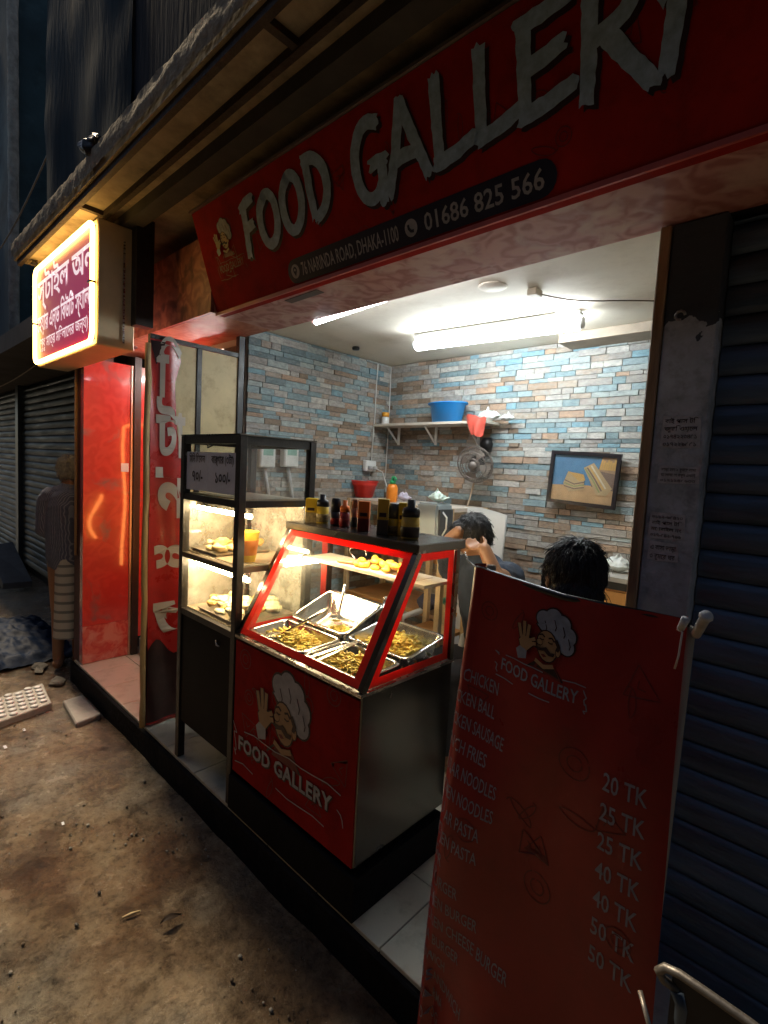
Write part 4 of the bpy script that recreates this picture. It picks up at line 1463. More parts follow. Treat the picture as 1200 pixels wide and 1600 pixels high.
mb = MB()
slab_f(mb, 0.02, W - 0.02, 0.004, SL - 0.004, 0.004, 0.007)
part('front_pane', mb, glass_cart, crt)
mb = MB()
tb = 0.030
slab_f(mb, 0.021, W - 0.021, 0.005, tb, 0.0075, 0.0086)
slab_f(mb, 0.021, W - 0.021, SL - tb, SL - 0.005, 0.0075, 0.0086)
slab_f(mb, 0.021, 0.021 + tb, tb + 0.0004, SL - tb - 0.0004, 0.0075, 0.0086)
slab_f(mb, W - 0.021 - tb, W - 0.021, tb + 0.0004, SL - tb - 0.0004, 0.0075, 0.0086)
part('tape_border', mb, red_tape, crt)
for x, s in ((KX1 - 0.012, 1), (KX0 + 0.008, -1)):
    qd = [(KY0 + 0.03, KZ1 + 0.014), (KY1 - 0.024, KZ1 + 0.014), (KY1 - 0.024, KZT - 0.002), (KYT + 0.010, KZT - 0.002)]
    mb = MB().hexa([(x, y, z) for y, z in qd], [(x + 0.003, y, z) for y, z in qd])
    part('side_pane', mb, glass_cart, crt)
    cxy = (sum(a for a, b in qd) / 4, sum(b for a, b in qd) / 4)
    inn = []
    for (y, z) in qd:
        dy, dz = cxy[0] - y, cxy[1] - z
        inn.append((y + 0.032 * (1 if dy > 0 else -1), z + 0.028 * (1 if dz > 0 else -1)))
    inn[0] = (qd[0][0] + 0.052, qd[0][1] + 0.028)
    inn[3] = (qd[3][0] + 0.022, qd[3][1] - 0.028)
    mb = MB()
    xa = x + (0.0035 if s > 0 else -0.0015)
    for k in range(4):
        k2 = (k + 1) % 4
        a, b, c, d = qd[k], qd[k2], inn[k2], inn[k]
        mb.hexa([(xa, *a), (xa, *b), (xa, *c), (xa, *d)], [(xa + 0.001, *a), (xa + 0.001, *b), (xa + 0.001, *c), (xa + 0.001, *d)])
    part('tape_border', mb, red_tape, crt)
part('shelf', box(KX0 + 0.02, KX1 - 0.02, 1.40, KY1 - 0.012, 1.19, 1.202), M('shelf_board', (0.55, 0.48, 0.38), 0.4, 0.2, 0.1), crt)
part('led_lamp', MB().tube([(KX0 + 0.035, KYT + 0.03, KZT - 0.016), (KX1 - 0.10, KYT + 0.03, KZT - 0.016)], 0.008, 8), EM('cart_led', (1.0, 0.78, 0.46), 80.0), crt, True)
part('led_lamp', MB().tube([(KX0 + 0.05, 1.28, 1.178), (KX0 + 0.05, 1.55, 1.178)], 0.008, 8), EM('cart_led', (1.0, 0.78, 0.46), 80.0), crt, True)
# printed front
kpl = plane_fn((0, KY0 - 0.003, 0), (1, 0, 0), (0, 0, 1))
mb = MB()
chef(mb, kpl, -1.475, 0.655, 0.155)
part('emblem', mb, [ink_white, ink_skin, ink_dark, ink_line], crt)
mb = MB()
lettering(mb, 'FOOD GALLERY', kpl, -1.755, 0.435, -1.175, 0.055, 0.028, 0.0045, slope=0.04, space=1.05)
torn_plate(mb, kpl, -1.785, 0.375, -1.135, 0.525, 0, 0.0035, 0.03, 0.004)
part('emblem_lettering', mb, ink_white, crt)
mb = MB()
lettering(mb, 'FOOD GALLERY', kpl, -1.750, 0.431, -1.170, 0.055, 0.04, 0.0042, slope=0.04, space=1.05)
part('lettering_shadow', mb, ink_dark, crt)
mb = MB()
doodles(mb, kpl, -1.78, -1.1, 0.36, 0.86, 16, 0.045, 12)
part('printed_doodles', mb, ink_line, crt, kind='stuff')
#@@NEXT

# ------------------------------------------------------------------- pans and food in the cart
noodle_m = M('noodle', (0.92, 0.63, 0.14), 0.42, 0, 0.35, 60, 0.2, 80)
noodle_d = M('noodle_dark', (0.86, 0.50, 0.08), 0.45, 0, 0.45, 60, 0.2, 80)


def pan(label, x0, x1, y0, y1, z0, z1, food, seed, n, depth=0.075, fill=0.95):
    """steel pan with a flat rim; z0/z1 rim height at its front and back"""
    zc = (z0 + z1) / 2
    t = thing('food_pan', label, 'pan', ((x0 + x1) / 2, (y0 + y1) / 2, zc - depth), group='steel pans in the cart')

    def rr(ins, dz, k=6):
        r = max(0.028 - ins * 0.2, 0.012)
        a0, a1, b0, b1 = x0 + ins, x1 - ins, y0 + ins, y1 - ins
        out = []
        for cx, cy, s in ((a1 - r, b0 + r, -90), (a1 - r, b1 - r, 0), (a0 + r, b1 - r, 90), (a0 + r, b0 + r, 180)):
            for j in range(k):
                q = R(s + 90 * j / (k - 1))
                x, y = cx + r * math.cos(q), cy + r * math.sin(q)
                z = z0 + (z1 - z0) * (y - y0) / (y1 - y0)
                out.append(Vector((x, y, z + dz)))
        return out
    rings = [rr(0.0, -0.004), rr(0.0, 0.0), rr(0.012, 0.001), rr(0.015, -0.006), rr(0.030, -depth * 0.9), rr(0.042, -depth)]
    mb = MB()
    m = len(rings[0])
    vs = [p for r_ in rings for p in r_]
    fs = [(i * m + j, i * m + (j + 1) % m, (i + 1) * m + (j + 1) % m, (i + 1) * m + j) for i in range(len(rings) - 1) for j in range(m)]
    fs.append(tuple((len(rings) - 1) * m + j for j in range(m)))
    mb.add(vs, fs)
    part('pan_body', mb, pan_steel, t, True)
    random.seed(seed)
    mb = MB()
    cx, cy = (x0 + x1) / 2, (y0 + y1) / 2
    ax, ay = (x1 - x0) / 2 - 0.038, (y1 - y0) / 2 - 0.038

    def zb(x, y):
        return z0 + (z1 - z0) * (y - y0) / (y1 - y0) - depth

    def top_at(x, y):
        e = max(0.0, 1 - ((x - cx) / ax) ** 2 * 0.8 - ((y - cy) / ay) ** 2 * 0.8)
        return zb(x, y) + depth * fill * (0.25 + 0.75 * e) + 0.01 * noise.noise(Vector((x * 30, y * 30, seed)))
    if fill > 0.3:
        mb.grid(lambda a, b: Vector((cx + (a * 2 - 1) * ax, cy + (b * 2 - 1) * ay, top_at(cx + (a * 2 - 1) * ax, cy + (b * 2 - 1) * ay) - 0.006)), 14, 14)
    for i in range(n):
        x, y = cx + rnd(-1, 1) * ax * 0.92, cy + rnd(-1, 1) * ay * 0.92
        if fill <= 0.3:
            x, y = cx + rnd(-0.1, 0.9) * ax, cy + rnd(-0.9, 0.1) * ay
        z = top_at(x, y) + rnd(-0.004, 0.007)
        if food == 'noodles':
            a = rnd(0, 6.28)
            c = rnd(-30, 30)
            p = Vector((x, y, z))
            pth = [p]
            for k in range(4):
                a += c * 0.03
                p = p + Vector((math.cos(a), math.sin(a), rnd(-0.25, 0.3))) * 0.012
                p.x = min(max(p.x, cx - ax), cx + ax)
                p.y = min(max(p.y, cy - ay), cy + ay)
                pth.append(p.copy())
            mb.tube(pth, 0.0034, 5, mi=0 if i % 3 else 1)
        elif food == 'fries':
            a = rnd(0, 6.28)
            d = Vector((math.cos(a), math.sin(a), rnd(-0.3, 0.35))) * 0.026
            mb.beam(Vector((x, y, z)) - d, Vector((x, y, z)) + d, 0.0075, 0.0075, mi=i % 2)
        else:
            lm = lump((x, y, z), (rnd(0.006, 0.011),) * 3, i, 6, 4)
            mb.add(lm.v, lm.f, i % 2)
    part(food, mb, [noodle_m, noodle_d], t, True, kind='stuff')
    return t


PM = -1.415
pan('steel pan of brown noodles with a ladle lying in it, front left in the cart', -1.775, PM - 0.004, KY0 + 0.025, 1.325, 0.925, 0.935, 'noodles', 3, 520)
pan('steel pan of noodles with tongs, front right in the cart', PM + 0.004, -1.105, KY0 + 0.025, 1.325, 0.925, 0.935, 'noodles', 4, 480)
pan('nearly empty steel pan tilted up at the rear left of the cart', -1.775, PM - 0.004, 1.330, 1.565, 0.945, 1.035, 'crumbs', 5, 200, 0.10, 0.26)
pan('steel pan full of yellow fries at the rear right of the cart', PM + 0.004, -1.095, 1.330, 1.565, 0.945, 0.985, 'fries', 6, 330, 0.08, 0.98)
sp = thing('ladle', 'steel serving ladle resting in the front left noodle pan', 'ladle', (-1.58, 1.2, 0.92))
a, b = Vector((-1.63, 1.185, 0.925)), Vector((-1.52, 1.335, 1.035))
part('handle', MB().tube([a, a.lerp(b, 0.5), b], [0.006, 0.006, 0.008], 8), pan_steel, sp, True)
part('bowl', MB().lathe([(0.004, -0.016), (0.022, -0.012), (0.034, 0.0), (0.032, 0.002), (0.018, -0.008)], (-1.645, 1.165, 0.925), 16), pan_steel, sp, True)
sp = thing('ladle', 'steel ladle standing in the nearly empty rear pan', 'ladle', (-1.6, 1.47, 0.94))
part('handle', MB().tube([(-1.59, 1.45, 0.955), (-1.62, 1.51, 1.09)], 0.006, 8), pan_steel, sp, True)
part('bowl', MB().lathe([(0.004, -0.016), (0.022, -0.012), (0.034, 0.0), (0.032, 0.002), (0.018, -0.008)], (-1.585, 1.435, 0.962), 16), pan_steel, sp, True)
sp = thing('spoon', 'steel spoon handle sticking out of the rear right pan', 'spoon', (-1.43, 1.53, 0.96))
part('handle', MB().tube([(-1.40, 1.50, 0.955), (-1.435, 1.575, 1.05)], 0.006, 8), pan_steel, sp, True)
part('tip', MB().ell((-1.437, 1.58, 1.055), (0.009, 0.012, 0.009)), pan_steel, sp, True)
tg = thing('tongs', 'steel tongs lying across the front right noodle pan', 'tongs', (-1.3, 1.2, 0.92))
for s in (-1, 1):
    a, b = Vector((-1.325 + s * 0.004, 1.315, 0.952)), Vector((-1.345 + s * 0.02, 1.12, 0.925))
    part('arm', MB().beam(a, b, 0.014, 0.004), pan_steel, tg)
part('hinge', MB().tube([(-1.34, 1.317, 0.953), (-1.31, 1.317, 0.953)], 0.006, 8), pan_steel, tg, True)
# fried food on the upper shelf of the cart
random.seed(44)
ft = thing('fried_snack_tray', 'pile of golden fried snacks on the upper shelf inside the cart', 'snacks', (-1.4, 1.46, 1.203))
part('paper_liner', box(-1.60, -1.16, 1.405, 1.54, 1.2025, 1.2045), M('liner', (0.6, 0.52, 0.42), 0.6), ft)
yel = M('fried_yellow', (0.72, 0.45, 0.05), 0.5, 0, 0.35, 40, 0.6, 70)
org = M('fried_orange', (0.62, 0.27, 0.03), 0.5, 0, 0.35, 40, 0.6, 70)
for i in range(34):
    t = i / 33
    part('piece', lump((-1.47 + 0.27 * t, 1.42 + rnd(0, 0.1), 1.212 + rnd(0, 0.03)), (rnd(0.014, 0.024), rnd(0.012, 0.02), rnd(0.01, 0.016)), i, 7, 5), org if t > 0.62 else yel, ft, True)
for i in range(5):
    part('sausage', MB().cap((-1.57 + i * 0.012, 1.42 + i * 0.02, 1.212), (-1.50 + i * 0.012, 1.435 + i * 0.02, 1.214), 0.008, 0.008, 8), M('sausage', (0.5, 0.2, 0.1), 0.4), ft, True)
part('whisk', MB().tube([(-1.56 + 0.05 * math.cos(k), 1.52 + 0.01 * math.sin(2 * k), 1.235 + 0.028 * math.sin(k)) for k in [j * 0.4 for j in range(16)]], 0.003, 5), steel, ft, True)

# ------------------------------------------------------------------- sauce bottles and cartons on the cart lid
ZTOP = KZT + 0.0345
b_yel = M('pack_yellow', (0.66, 0.42, 0.02), 0.4, 0, 0.08)
b_gold = M('pack_gold', (0.55, 0.34, 0.04), 0.4, 0, 0.1)
b_blk = M('cap_black', (0.012, 0.011, 0.012), 0.35, 0, 0.2)
b_org = M('cap_orange', (0.72, 0.16, 0.02), 0.35, 0, 0.06)
b_red = M('sauce_red', (0.22, 0.015, 0.012), 0.3, 0, 0.4, 40)
b_gry = M('cap_grey', (0.08, 0.085, 0.09), 0.4)
b_cop = M('copper_lid', (0.30, 0.13, 0.07), 0.35, 0.6)
BG = 'bottles and cartons on the cart lid'
prn = M('print_grey', (0.30, 0.22, 0.10), 0.5, 0, 0.6, 60)


def on_lid(px, py):
    return at(px, py, 2, ZTOP)


def carton(label, px, y, wx, wy, h, m1, m2, rz):
    c = at(px, 840, 1, y)
    t = thing('sauce_carton', label, 'carton', (c.x, y, ZTOP), rz, BG)
    part('carton', box(-wx / 2, wx / 2, -wy / 2, wy / 2, h * 0.42 + 0.0002, h), m1, t, bev=0.0015, local=True)
    part('lower_print', box(-wx / 2, wx / 2, -wy / 2, wy / 2, 0, h * 0.42), m2, t, bev=0.0015, local=True)
    part('label_text', box(-wx * 0.32, wx * 0.32, -wy / 2 - 0.0012, -wy / 2 - 0.0002, h * 0.5, h * 0.62), ink_dark, t, local=True)


def bottle(label, px, y, wr, h, mb_, mc, ml, cap=0.42, nozzle=True, dp=0.65):
    c = at(px, 840, 1, y)
    t = thing('sauce_bottle', label, 'bottle', (c.x, y, ZTOP), R(40), BG)
    hb = h * (1 - cap)
    part('bottle_body', MB().lathe([(wr * 0.9, 0), (wr, 0.004), (wr * 1.02, hb * 0.5), (wr * 0.97, hb)], (0, 0, 0), 18, 1, dp), mb_, t, True, local=True)
    part('bottle_label', MB().lathe([(wr * 1.03, hb * 0.08), (wr * 1.045, hb * 0.5), (wr * 1.03, hb * 0.56)], (0, 0, 0), 18, 1, dp), ml, t, True, local=True)
    if nozzle:
        pr = [(wr * 0.99, hb), (wr * 1.0, hb + h * cap * 0.35), (wr * 0.85, hb + h * cap * 0.52), (wr * 0.46, hb + h * cap * 0.58), (wr * 0.44, h)]
    else:
        pr = [(wr * 0.98, hb), (wr * 0.95, hb + h * cap * 0.6), (wr * 0.8, h * 0.985), (wr * 0.6, h)]
    part('cap', MB().lathe(pr, (0, 0, 0), 18, 1, dp), mc, t, True, local=True)


carton('yellow carton at the left end of the cart lid', 486, 1.40, 0.05, 0.05, 0.105, b_yel, prn, R(38))
bottle('yellow bottle with black nozzle cap beside the left carton', 502, 1.42, 0.028, 0.125, b_yel, b_blk, prn)
bottle('all-black bottle second group from the left on the cart lid', 523, 1.42, 0.022, 0.115, b_blk, b_blk, b_red, 0.5, False)
bottle('small red sauce bottle with orange cap next to the black bottle', 537, 1.43, 0.021, 0.11, b_red, b_org, M('lbl_red', (0.32, 0.03, 0.03), 0.4, 0, 0.5, 60), 0.45)
bottle('copper brown bottle in the middle of the cart lid', 553, 1.42, 0.016, 0.12, b_cop, b_cop, b_blk, 0.3, False)
carton('red carton with orange top in the middle of the cart lid', 567, 1.405, 0.046, 0.04, 0.118, b_org, b_red, R(38))
carton('brown-gold carton right of the middle on the cart lid', 597, 1.40, 0.042, 0.04, 0.135, b_gold, M('pack_brown', (0.07, 0.045, 0.03), 0.5), R(38))
bottle('small yellow bottle with grey cap between cartons on the cart lid', 614, 1.43, 0.022, 0.12, b_yel, b_gry, prn, 0.48, False)
carton('narrow yellow carton behind the big black-capped bottle', 627, 1.45, 0.03, 0.04, 0.125, b_yel, b_gold, R(38))
bottle('largest black-capped yellow bottle at the right end of the cart lid', 640, 1.405, 0.033, 0.142, b_gold, b_blk, M('pack_brown', (0.07, 0.045, 0.03), 0.5), 0.44)

# =================================================================== INSIDE THE STALL
tube_m = EM('tube_white', (0.86, 0.95, 1.0), 29.0)
tube_dim = EM('tube_white_dim', (0.92, 0.95, 1.0), 13.0)


def tube_light(label, p0, p1, r, batten=True):
    p0, p1 = Vector(p0), Vector(p1)
    t = thing('tube_light', label, 'tube light', (p0 + p1) / 2, group=None)
    d = (p1 - p0).normalized()
    if batten:
        part('batten', MB().beam(p0 + Vector((0, 0, r + 0.012)), p1 + Vector((0, 0, r + 0.012)), 0.05, 0.022), white_plastic, t, bev=0.004)
    part('tube', MB().tube([p0 + d * 0.01, p1 - d * 0.01], r, 14), tube_m if r > 0.02 else tube_dim, t, True)
    for p, s in ((p0, 1), (p1, -1)) if batten else ():
        part('end_cap', MB().tube([p - d * s * 0.012, p + d * s * 0.0095], r * 0.8, 14), white_plastic, t, True)
    return t


tube_light('long bright white tube light across the middle of the stall ceiling', (-1.955, 2.29, 2.338), (-1.02, 2.37, 2.338), 0.033)
tube_light('white tube light peeping from behind the sign soffit', (-2.09, 1.650, 2.331), (-1.15, 1.645, 2.380), 0.015)
q0, q1 = at(866, 493, 2, 2.355), at(904, 489, 2, 2.355)
tube_light('short tube end behind the long ceiling tube', q0, q1, 0.014, False)

sf = thing('wall_shelf', 'pale wall shelf across the corner of the back wall', 'shelf', (-2.2, 2.8, 1.93))
part('board', box(-2.668, -1.70, 2.69, 2.856, 1.925, 1.943), M('shelf_paint', (0.58, 0.52, 0.44), 0.5, 0, 0.12), sf, bev=0.002)
for x in (-2.55, -2.20, -1.85):
    part('bracket', MB().box(x - 0.008, x + 0.008, 2.845, 2.858, 1.80, 1.924).beam((x, 2.846, 1.81), (x, 2.72, 1.919), 0.012, 0.006, (1, 0, 0)), white_plastic, sf)
tub = thing('blue_tub', 'blue plastic tub on the wall shelf', 'tub', (-2.12, 2.775, 1.943))
c = at(698, 655, 1, 2.775)
blue_m = M('blue_plastic', (0.01, 0.22, 0.60), 0.35, 0, 0.08)
part('tub_body', MB().lathe([(0.112, 0.0), (0.135, 0.115), (0.148, 0.118), (0.15, 0.13), (0.138, 0.131), (0.105, 0.01)], (c.x, 2.775, 1.9435), 28, 1, 0.56), blue_m, tub, True)
part('rim', MB().tube([(c.x + 0.149 * math.cos(t * PI / 14), 2.775 + 0.084 * math.sin(t * PI / 14), 2.07) for t in range(28)], 0.006, 6, closed=True), blue_m, tub, True)
c = at(762, 655, 1, 2.77)


def bagm(c, r, seed, sq=1.0, top=0.6):
    """crumpled thin carrier bag: creased belly drawn up into two loose handle ears"""
    mb = MB()
    nu, nv = 34, 20

    def sk(a, b):
        t = a * 2 * PI
        h = b
        rad = r * (math.sin(min(1.0, h * 1.9) * PI / 2) * (1.0 - 0.9 * max(0, h - 0.5) / 0.5))
        ear = max(0.0, math.cos(t * 1.0 + seed)) ** 3 * 0.30 + max(0.0, math.cos(t + seed + 2.6)) ** 4 * 0.15
        z = r * (0.95 * h + ear * max(0, h - 0.55) * 2.2)
        p = Vector((math.cos(t) * rad, math.sin(t) * rad * 0.65, z))
        q = p * (9.0 / r) * 0.25 + Vector((seed * 1.7, 0, 0))
        cr = abs(noise.noise(q)) + 0.5 * abs(noise.noise(q * 2.3))
        p = p * (1.0 - 0.45 * cr * sq) if h > 0.02 else p
        p.z = max(p.z, 0)
        p.x += 0.25 * r * h * h * math.sin(seed)
        return p + Vector(c)
    vs = [sk(i / nu, j / nv) for j in range(nv + 1) for i in range(nu)]
    fs = [(j * nu + i, j * nu + (i + 1) % nu, (j + 1) * nu + (i + 1) % nu, (j + 1) * nu + i) for j in range(nv) for i in range(nu)]
    mb.add(vs, fs)
    return mb


solo('plastic_bag', bagm((c.x, 2.785, 1.944), 0.085, 3), bag_white, 'white plastic bag beside the blue tub on the shelf', 'bag', (c.x, 2.785, 1.943), smooth=True)
c2 = at(782, 655, 1, 2.78)
solo('plastic_bag', bagm((c2.x + 0.03, 2.80, 1.944), 0.055, 8), bag_white, 'small white bag at the right end of the wall shelf', 'bag', (c2.x, 2.79, 1.943), smooth=True)
c = at(744, 668, 1, 2.68)
mb = MB().grid(lambda a, b: Vector((c.x - 0.07 + 0.14 * a * (1 - 0.45 * b) + 0.05 * b, 2.665 - 0.025 * math.sin(a * PI) - 0.008 * math.sin(9 * a + 3 * b), 1.965 - 0.115 * b + 0.012 * math.sin(a * 6))), 14, 12)
mb.grid(lambda a, b: Vector((c.x - 0.07 + 0.14 * a * (1 - 0.45 * b) + 0.05 * b, 2.678 + 0.008 * math.sin(a * PI), 1.965 - 0.115 * b + 0.012 * math.sin(a * 6))), 14, 12)
solo('plastic_bag', mb, M('bag_red', (0.62, 0.10, 0.07), 0.4, 0, 0.1), 'red plastic bag hanging over the front of the wall shelf', 'bag', (c.x, 2.67, 1.94), smooth=True)
c = at(602, 657, 1, 2.77)
j = thing('pill_jar', 'small white jar with orange lid at the left end of the wall shelf', 'jar', (c.x, 2.77, 1.943))
part('jar_body', MB().lathe([(0.024, 0), (0.027, 0.004), (0.027, 0.052), (0.022, 0.058)], (c.x, 2.77, 1.9435), 16), white_plastic, j, True)
part('lid', MB().lathe([(0.028, 0.058), (0.028, 0.088), (0.024, 0.091)], (c.x, 2.77, 1.9435), 16), M('lid_orange', (0.75, 0.33, 0.03), 0.4), j, True)

fan = thing('wall_fan', 'round grey caged fan fixed to the back wall under the shelf', 'fan', (-1.9, 2.86, 1.68))
fc = at(742, 726, 1, 2.73)
dv = Vector((0.18, -0.94, -0.28)).normalized()
qx = dv.cross(Vector((0, 0, 1))).normalized()
qy = qx.cross(dv)
gm = M('fan_cage', (0.20, 0.17, 0.15), 0.5, 0.3)
fp = lambda a, r, d=0.0: fc + (qx * math.cos(a) + qy * math.sin(a)) * r + dv * d
for d, r in ((0.03, 0.085), (0.0, 0.118), (-0.03, 0.10), (0.036, 0.045)):
    part('cage_ring', MB().tube([fp(k * PI / 20, r, d) for k in range(40)], 0.0035, 5, closed=True), gm, fan, True)
mb = MB()
for k in range(44):
    a = k * 2 * PI / 44
    mb.tube([fp(a, 0.028, 0.038), fp(a, 0.085, 0.03), fp(a, 0.118, 0.0), fp(a, 0.10, -0.03), fp(a, 0.04, -0.036)], 0.0012, 4)
part('cage_wires', mb, gm, fan, True, kind='stuff')
hub = part('hub', MB().tube([fp(0, 0, 0.042), fp(0, 0, 0.02), fp(0, 0, -0.02)], [0.028, 0.03, 0.026], 16), gm, fan, True)
for k in range(4):
    a = k * PI / 2 + 0.4
    mb = MB().grid(lambda u, v, a=a: fp(a + 0.75 * (v - 0.5) * (0.7 + 0.5 * u), 0.028 + 0.072 * u, 0.012 * (v - 0.5) * 2), 6, 6)
    part('blade', mb, M('fan_blade', (0.24, 0.20, 0.17), 0.35), hub, True)
part('motor', MB().tube([fp(0, 0, -0.022), fp(0, 0, -0.05), fp(0, 0, -0.10)], [0.05, 0.048, 0.03], 14), b_blk, fan, True)
mt = at(760, 694, 1, 2.84)
part('wall_mount', MB().lathe([(0.035, -0.05), (0.042, 0.0), (0.03, 0.04)], (mt.x, 2.84, mt.z), 14).tube([Vector((mt.x, 2.83, mt.z)), fc - dv * 0.08 + Vector((0.01, 0.01, 0.02)), fc - dv * 0.06], 0.018, 8), b_blk, fan, True)
q0 = fc + Vector((-0.03, 0.05, -0.11))
e0 = at(700, 832, 1, 2.75)
part('power_cord', MB().tube([q0, q0.lerp(e0, 0.35) + Vector((0.03, 0, -0.02)), q0.lerp(e0, 0.7) + Vector((0.03, 0, -0.03)), e0], 0.005, 6), M('cord_tan', (0.42, 0.32, 0.22), 0.5), fan, True)

sb = thing('switch_board', 'white electric switch board on the left wall near the corner', 'switch', (-2.67, 2.72, 1.62))
c = at(577, 728, 0, -2.66)
part('box', box(-2.678, -2.64, c.y - 0.055, c.y + 0.055, c.z - 0.04, c.z + 0.04), white_plastic, sb, bev=0.005)
for k in (-1, 1):
    part('plug', box(-2.639, -2.61, c.y + k * 0.025 - 0.014, c.y + k * 0.025 + 0.014, c.z - 0.028, c.z + 0.0), M('plug_grey', (0.4, 0.4, 0.4), 0.4), sb, bev=0.004)
part('lead', MB().tube([(-2.61, c.y + 0.03, c.z - 0.02), (-2.56, c.y + 0.04, c.z - 0.04), (-2.50, c.y + 0.03, c.z - 0.14), (-2.46, c.y + 0.02, c.z - 0.2)], 0.004, 6), white_plastic, sb, True)
for px, nm in ((412, 'white electricity meter on the brick wall, nearer the street'), (449, 'white electricity meter on the brick wall, farther from the street')):
    c = at(px, 714, 0, -2.67)
    mt_ = thing('electric_meter', nm, 'meter', (-2.67, c.y, c.z), group='electric meters seen through the cabinet')
    part('case', box(-2.678, -2.62, c.y - 0.055, c.y + 0.055, c.z - 0.065, c.z + 0.075), white_plastic, mt_, bev=0.008)
    part('window', box(-2.6195, -2.618, c.y - 0.035, c.y + 0.035, c.z + 0.01, c.z + 0.05), M('meter_window', (0.3, 0.5, 0.42), 0.2), mt_)
    part('conduit', MB().tube([(-2.66, c.y, c.z - 0.066), (-2.66, c.y + 0.03, c.z - 0.2), (-2.66, c.y + 0.06, c.z - 0.35)], 0.012, 8), M('plug_grey', (0.4, 0.4, 0.4), 0.4), mt_, True)

# wooden rack at the back with things on it
rk = thing('wooden_rack', 'open wooden rack with shelves behind the cart', 'rack', (-2.1, 2.6, 0.15))
RX0, RX1, RY0, RY1, RZ = -2.62, -1.72, 2.42, 2.84, 1.40
for z in (0.35, 0.72, 1.06, RZ - 0.025):
    part('shelf', box(RX0 + 0.032, RX1 - 0.032, RY0 + 0.004, RY1, z, z + 0.024), wood_orange if z < 1.3 else M('rack_top', (0.6, 0.52, 0.44), 0.5), rk)
for x in (RX0, RX1 - 0.03):
    for y in (RY0, RY1 - 0.032):
        part('post', box(x, x + 0.03, y, y + 0.03, 0.152, RZ), M('rack_wood', (0.5, 0.36, 0.2), 0.6, 0, 0.25), rk)
part('drawer', box(-2.16, -1.80, RY0 - 0.01, RY0 + 0.3, 1.085, 1.22), wood, rk, bev=0.004)
ov = thing('toaster_oven', 'small wood-coloured radio box on the rack shelf behind the cart', 'radio', (-1.98, 2.45, 1.09))
ov.location = (-1.98, 2.35, 1.223)
LOCS[ov.name] = Vector((-1.98, 2.35, 1.223))
part('case', box(-2.12, -1.86, 2.45, 2.62, 1.2235, 1.335), wood_orange, ov, bev=0.006)
part('speaker_grille', box(-2.08, -1.93, 2.445, 2.4495, 1.24, 1.32), b_gry, ov)
part('knob', MB().tube([(-1.895, 2.449, 1.275), (-1.895, 2.435, 1.275)], 0.016, 12), steel, ov, True)
solo('cloth_bundle', lump((-1.88, 2.5, 0.80), (0.10, 0.09, 0.055), 4, 16, 10, 0.5), M('cloth_navy', (0.03, 0.035, 0.08), 0.8), 'dark navy cloth bundle on a lower rack shelf', 'cloth', (-1.88, 2.5, 0.745), smooth=True)
solo('cloth_bundle', lump((-2.25, 2.5, 1.135), (0.09, 0.09, 0.05), 14, 16, 10, 0.5), M('cloth_pink', (0.4, 0.2, 0.2), 0.8), 'pinkish cloth bundle on the rack shelf', 'cloth', (-2.25, 2.5, 1.085), smooth=True)
c = at(568, 790, 1, 2.6)
bk_ = thing('red_bucket', 'red plastic bucket on top of the rack', 'bucket', (c.x, 2.6, RZ))
redp = M('red_plastic', (0.62, 0.035, 0.025), 0.35, 0, 0.08)
part('bucket_body', MB().lathe([(0.062, 0.0), (0.085, 0.085), (0.09, 0.086), (0.098, 0.12), (0.093, 0.121), (0.06, 0.01)], (c.x, 2.6, RZ + 0.0005), 24), redp, bk_, True)
part('rim', MB().tube([(c.x + 0.098 * math.cos(t * PI / 12), 2.6 + 0.098 * math.sin(t * PI / 12), RZ + 0.118) for t in range(24)], 0.005, 6, closed=True), redp, bk_, True)
c = at(598, 800, 1, 2.38)
ob = thing('pump_bottle', 'tall orange bottle with green pump behind the cart lid', 'bottle', (c.x, 2.46, RZ))
part('bottle_body', MB().lathe([(0.034, 0), (0.037, 0.01), (0.037, 0.09), (0.03, 0.11), (0.018, 0.118)], (c.x, 2.46, RZ + 0.0005), 18), M('bottle_orange', (0.72, 0.22, 0.02), 0.35), ob, True)
part('pump', MB().lathe([(0.02, 0.118), (0.02, 0.14), (0.01, 0.142), (0.01, 0.165)], (c.x, 2.46, RZ), 12).tube([(c.x, 2.46, RZ + 0.165), (c.x + 0.03, 2.45, RZ + 0.16), (c.x + 0.04, 2.45, RZ + 0.145)], 0.007, 6), M('pump_green', (0.02, 0.33, 0.12), 0.4), ob, True)
c = at(628, 783, 1, 2.6)
solo('folded_bag', bagm((c.x, 2.62, RZ + 0.001), 0.07, 5, top=0.3), M('bag_lilac', (0.55, 0.5, 0.6), 0.5), 'pale lilac folded bag on top of the rack', 'bag', (c.x, 2.62, RZ), smooth=True)
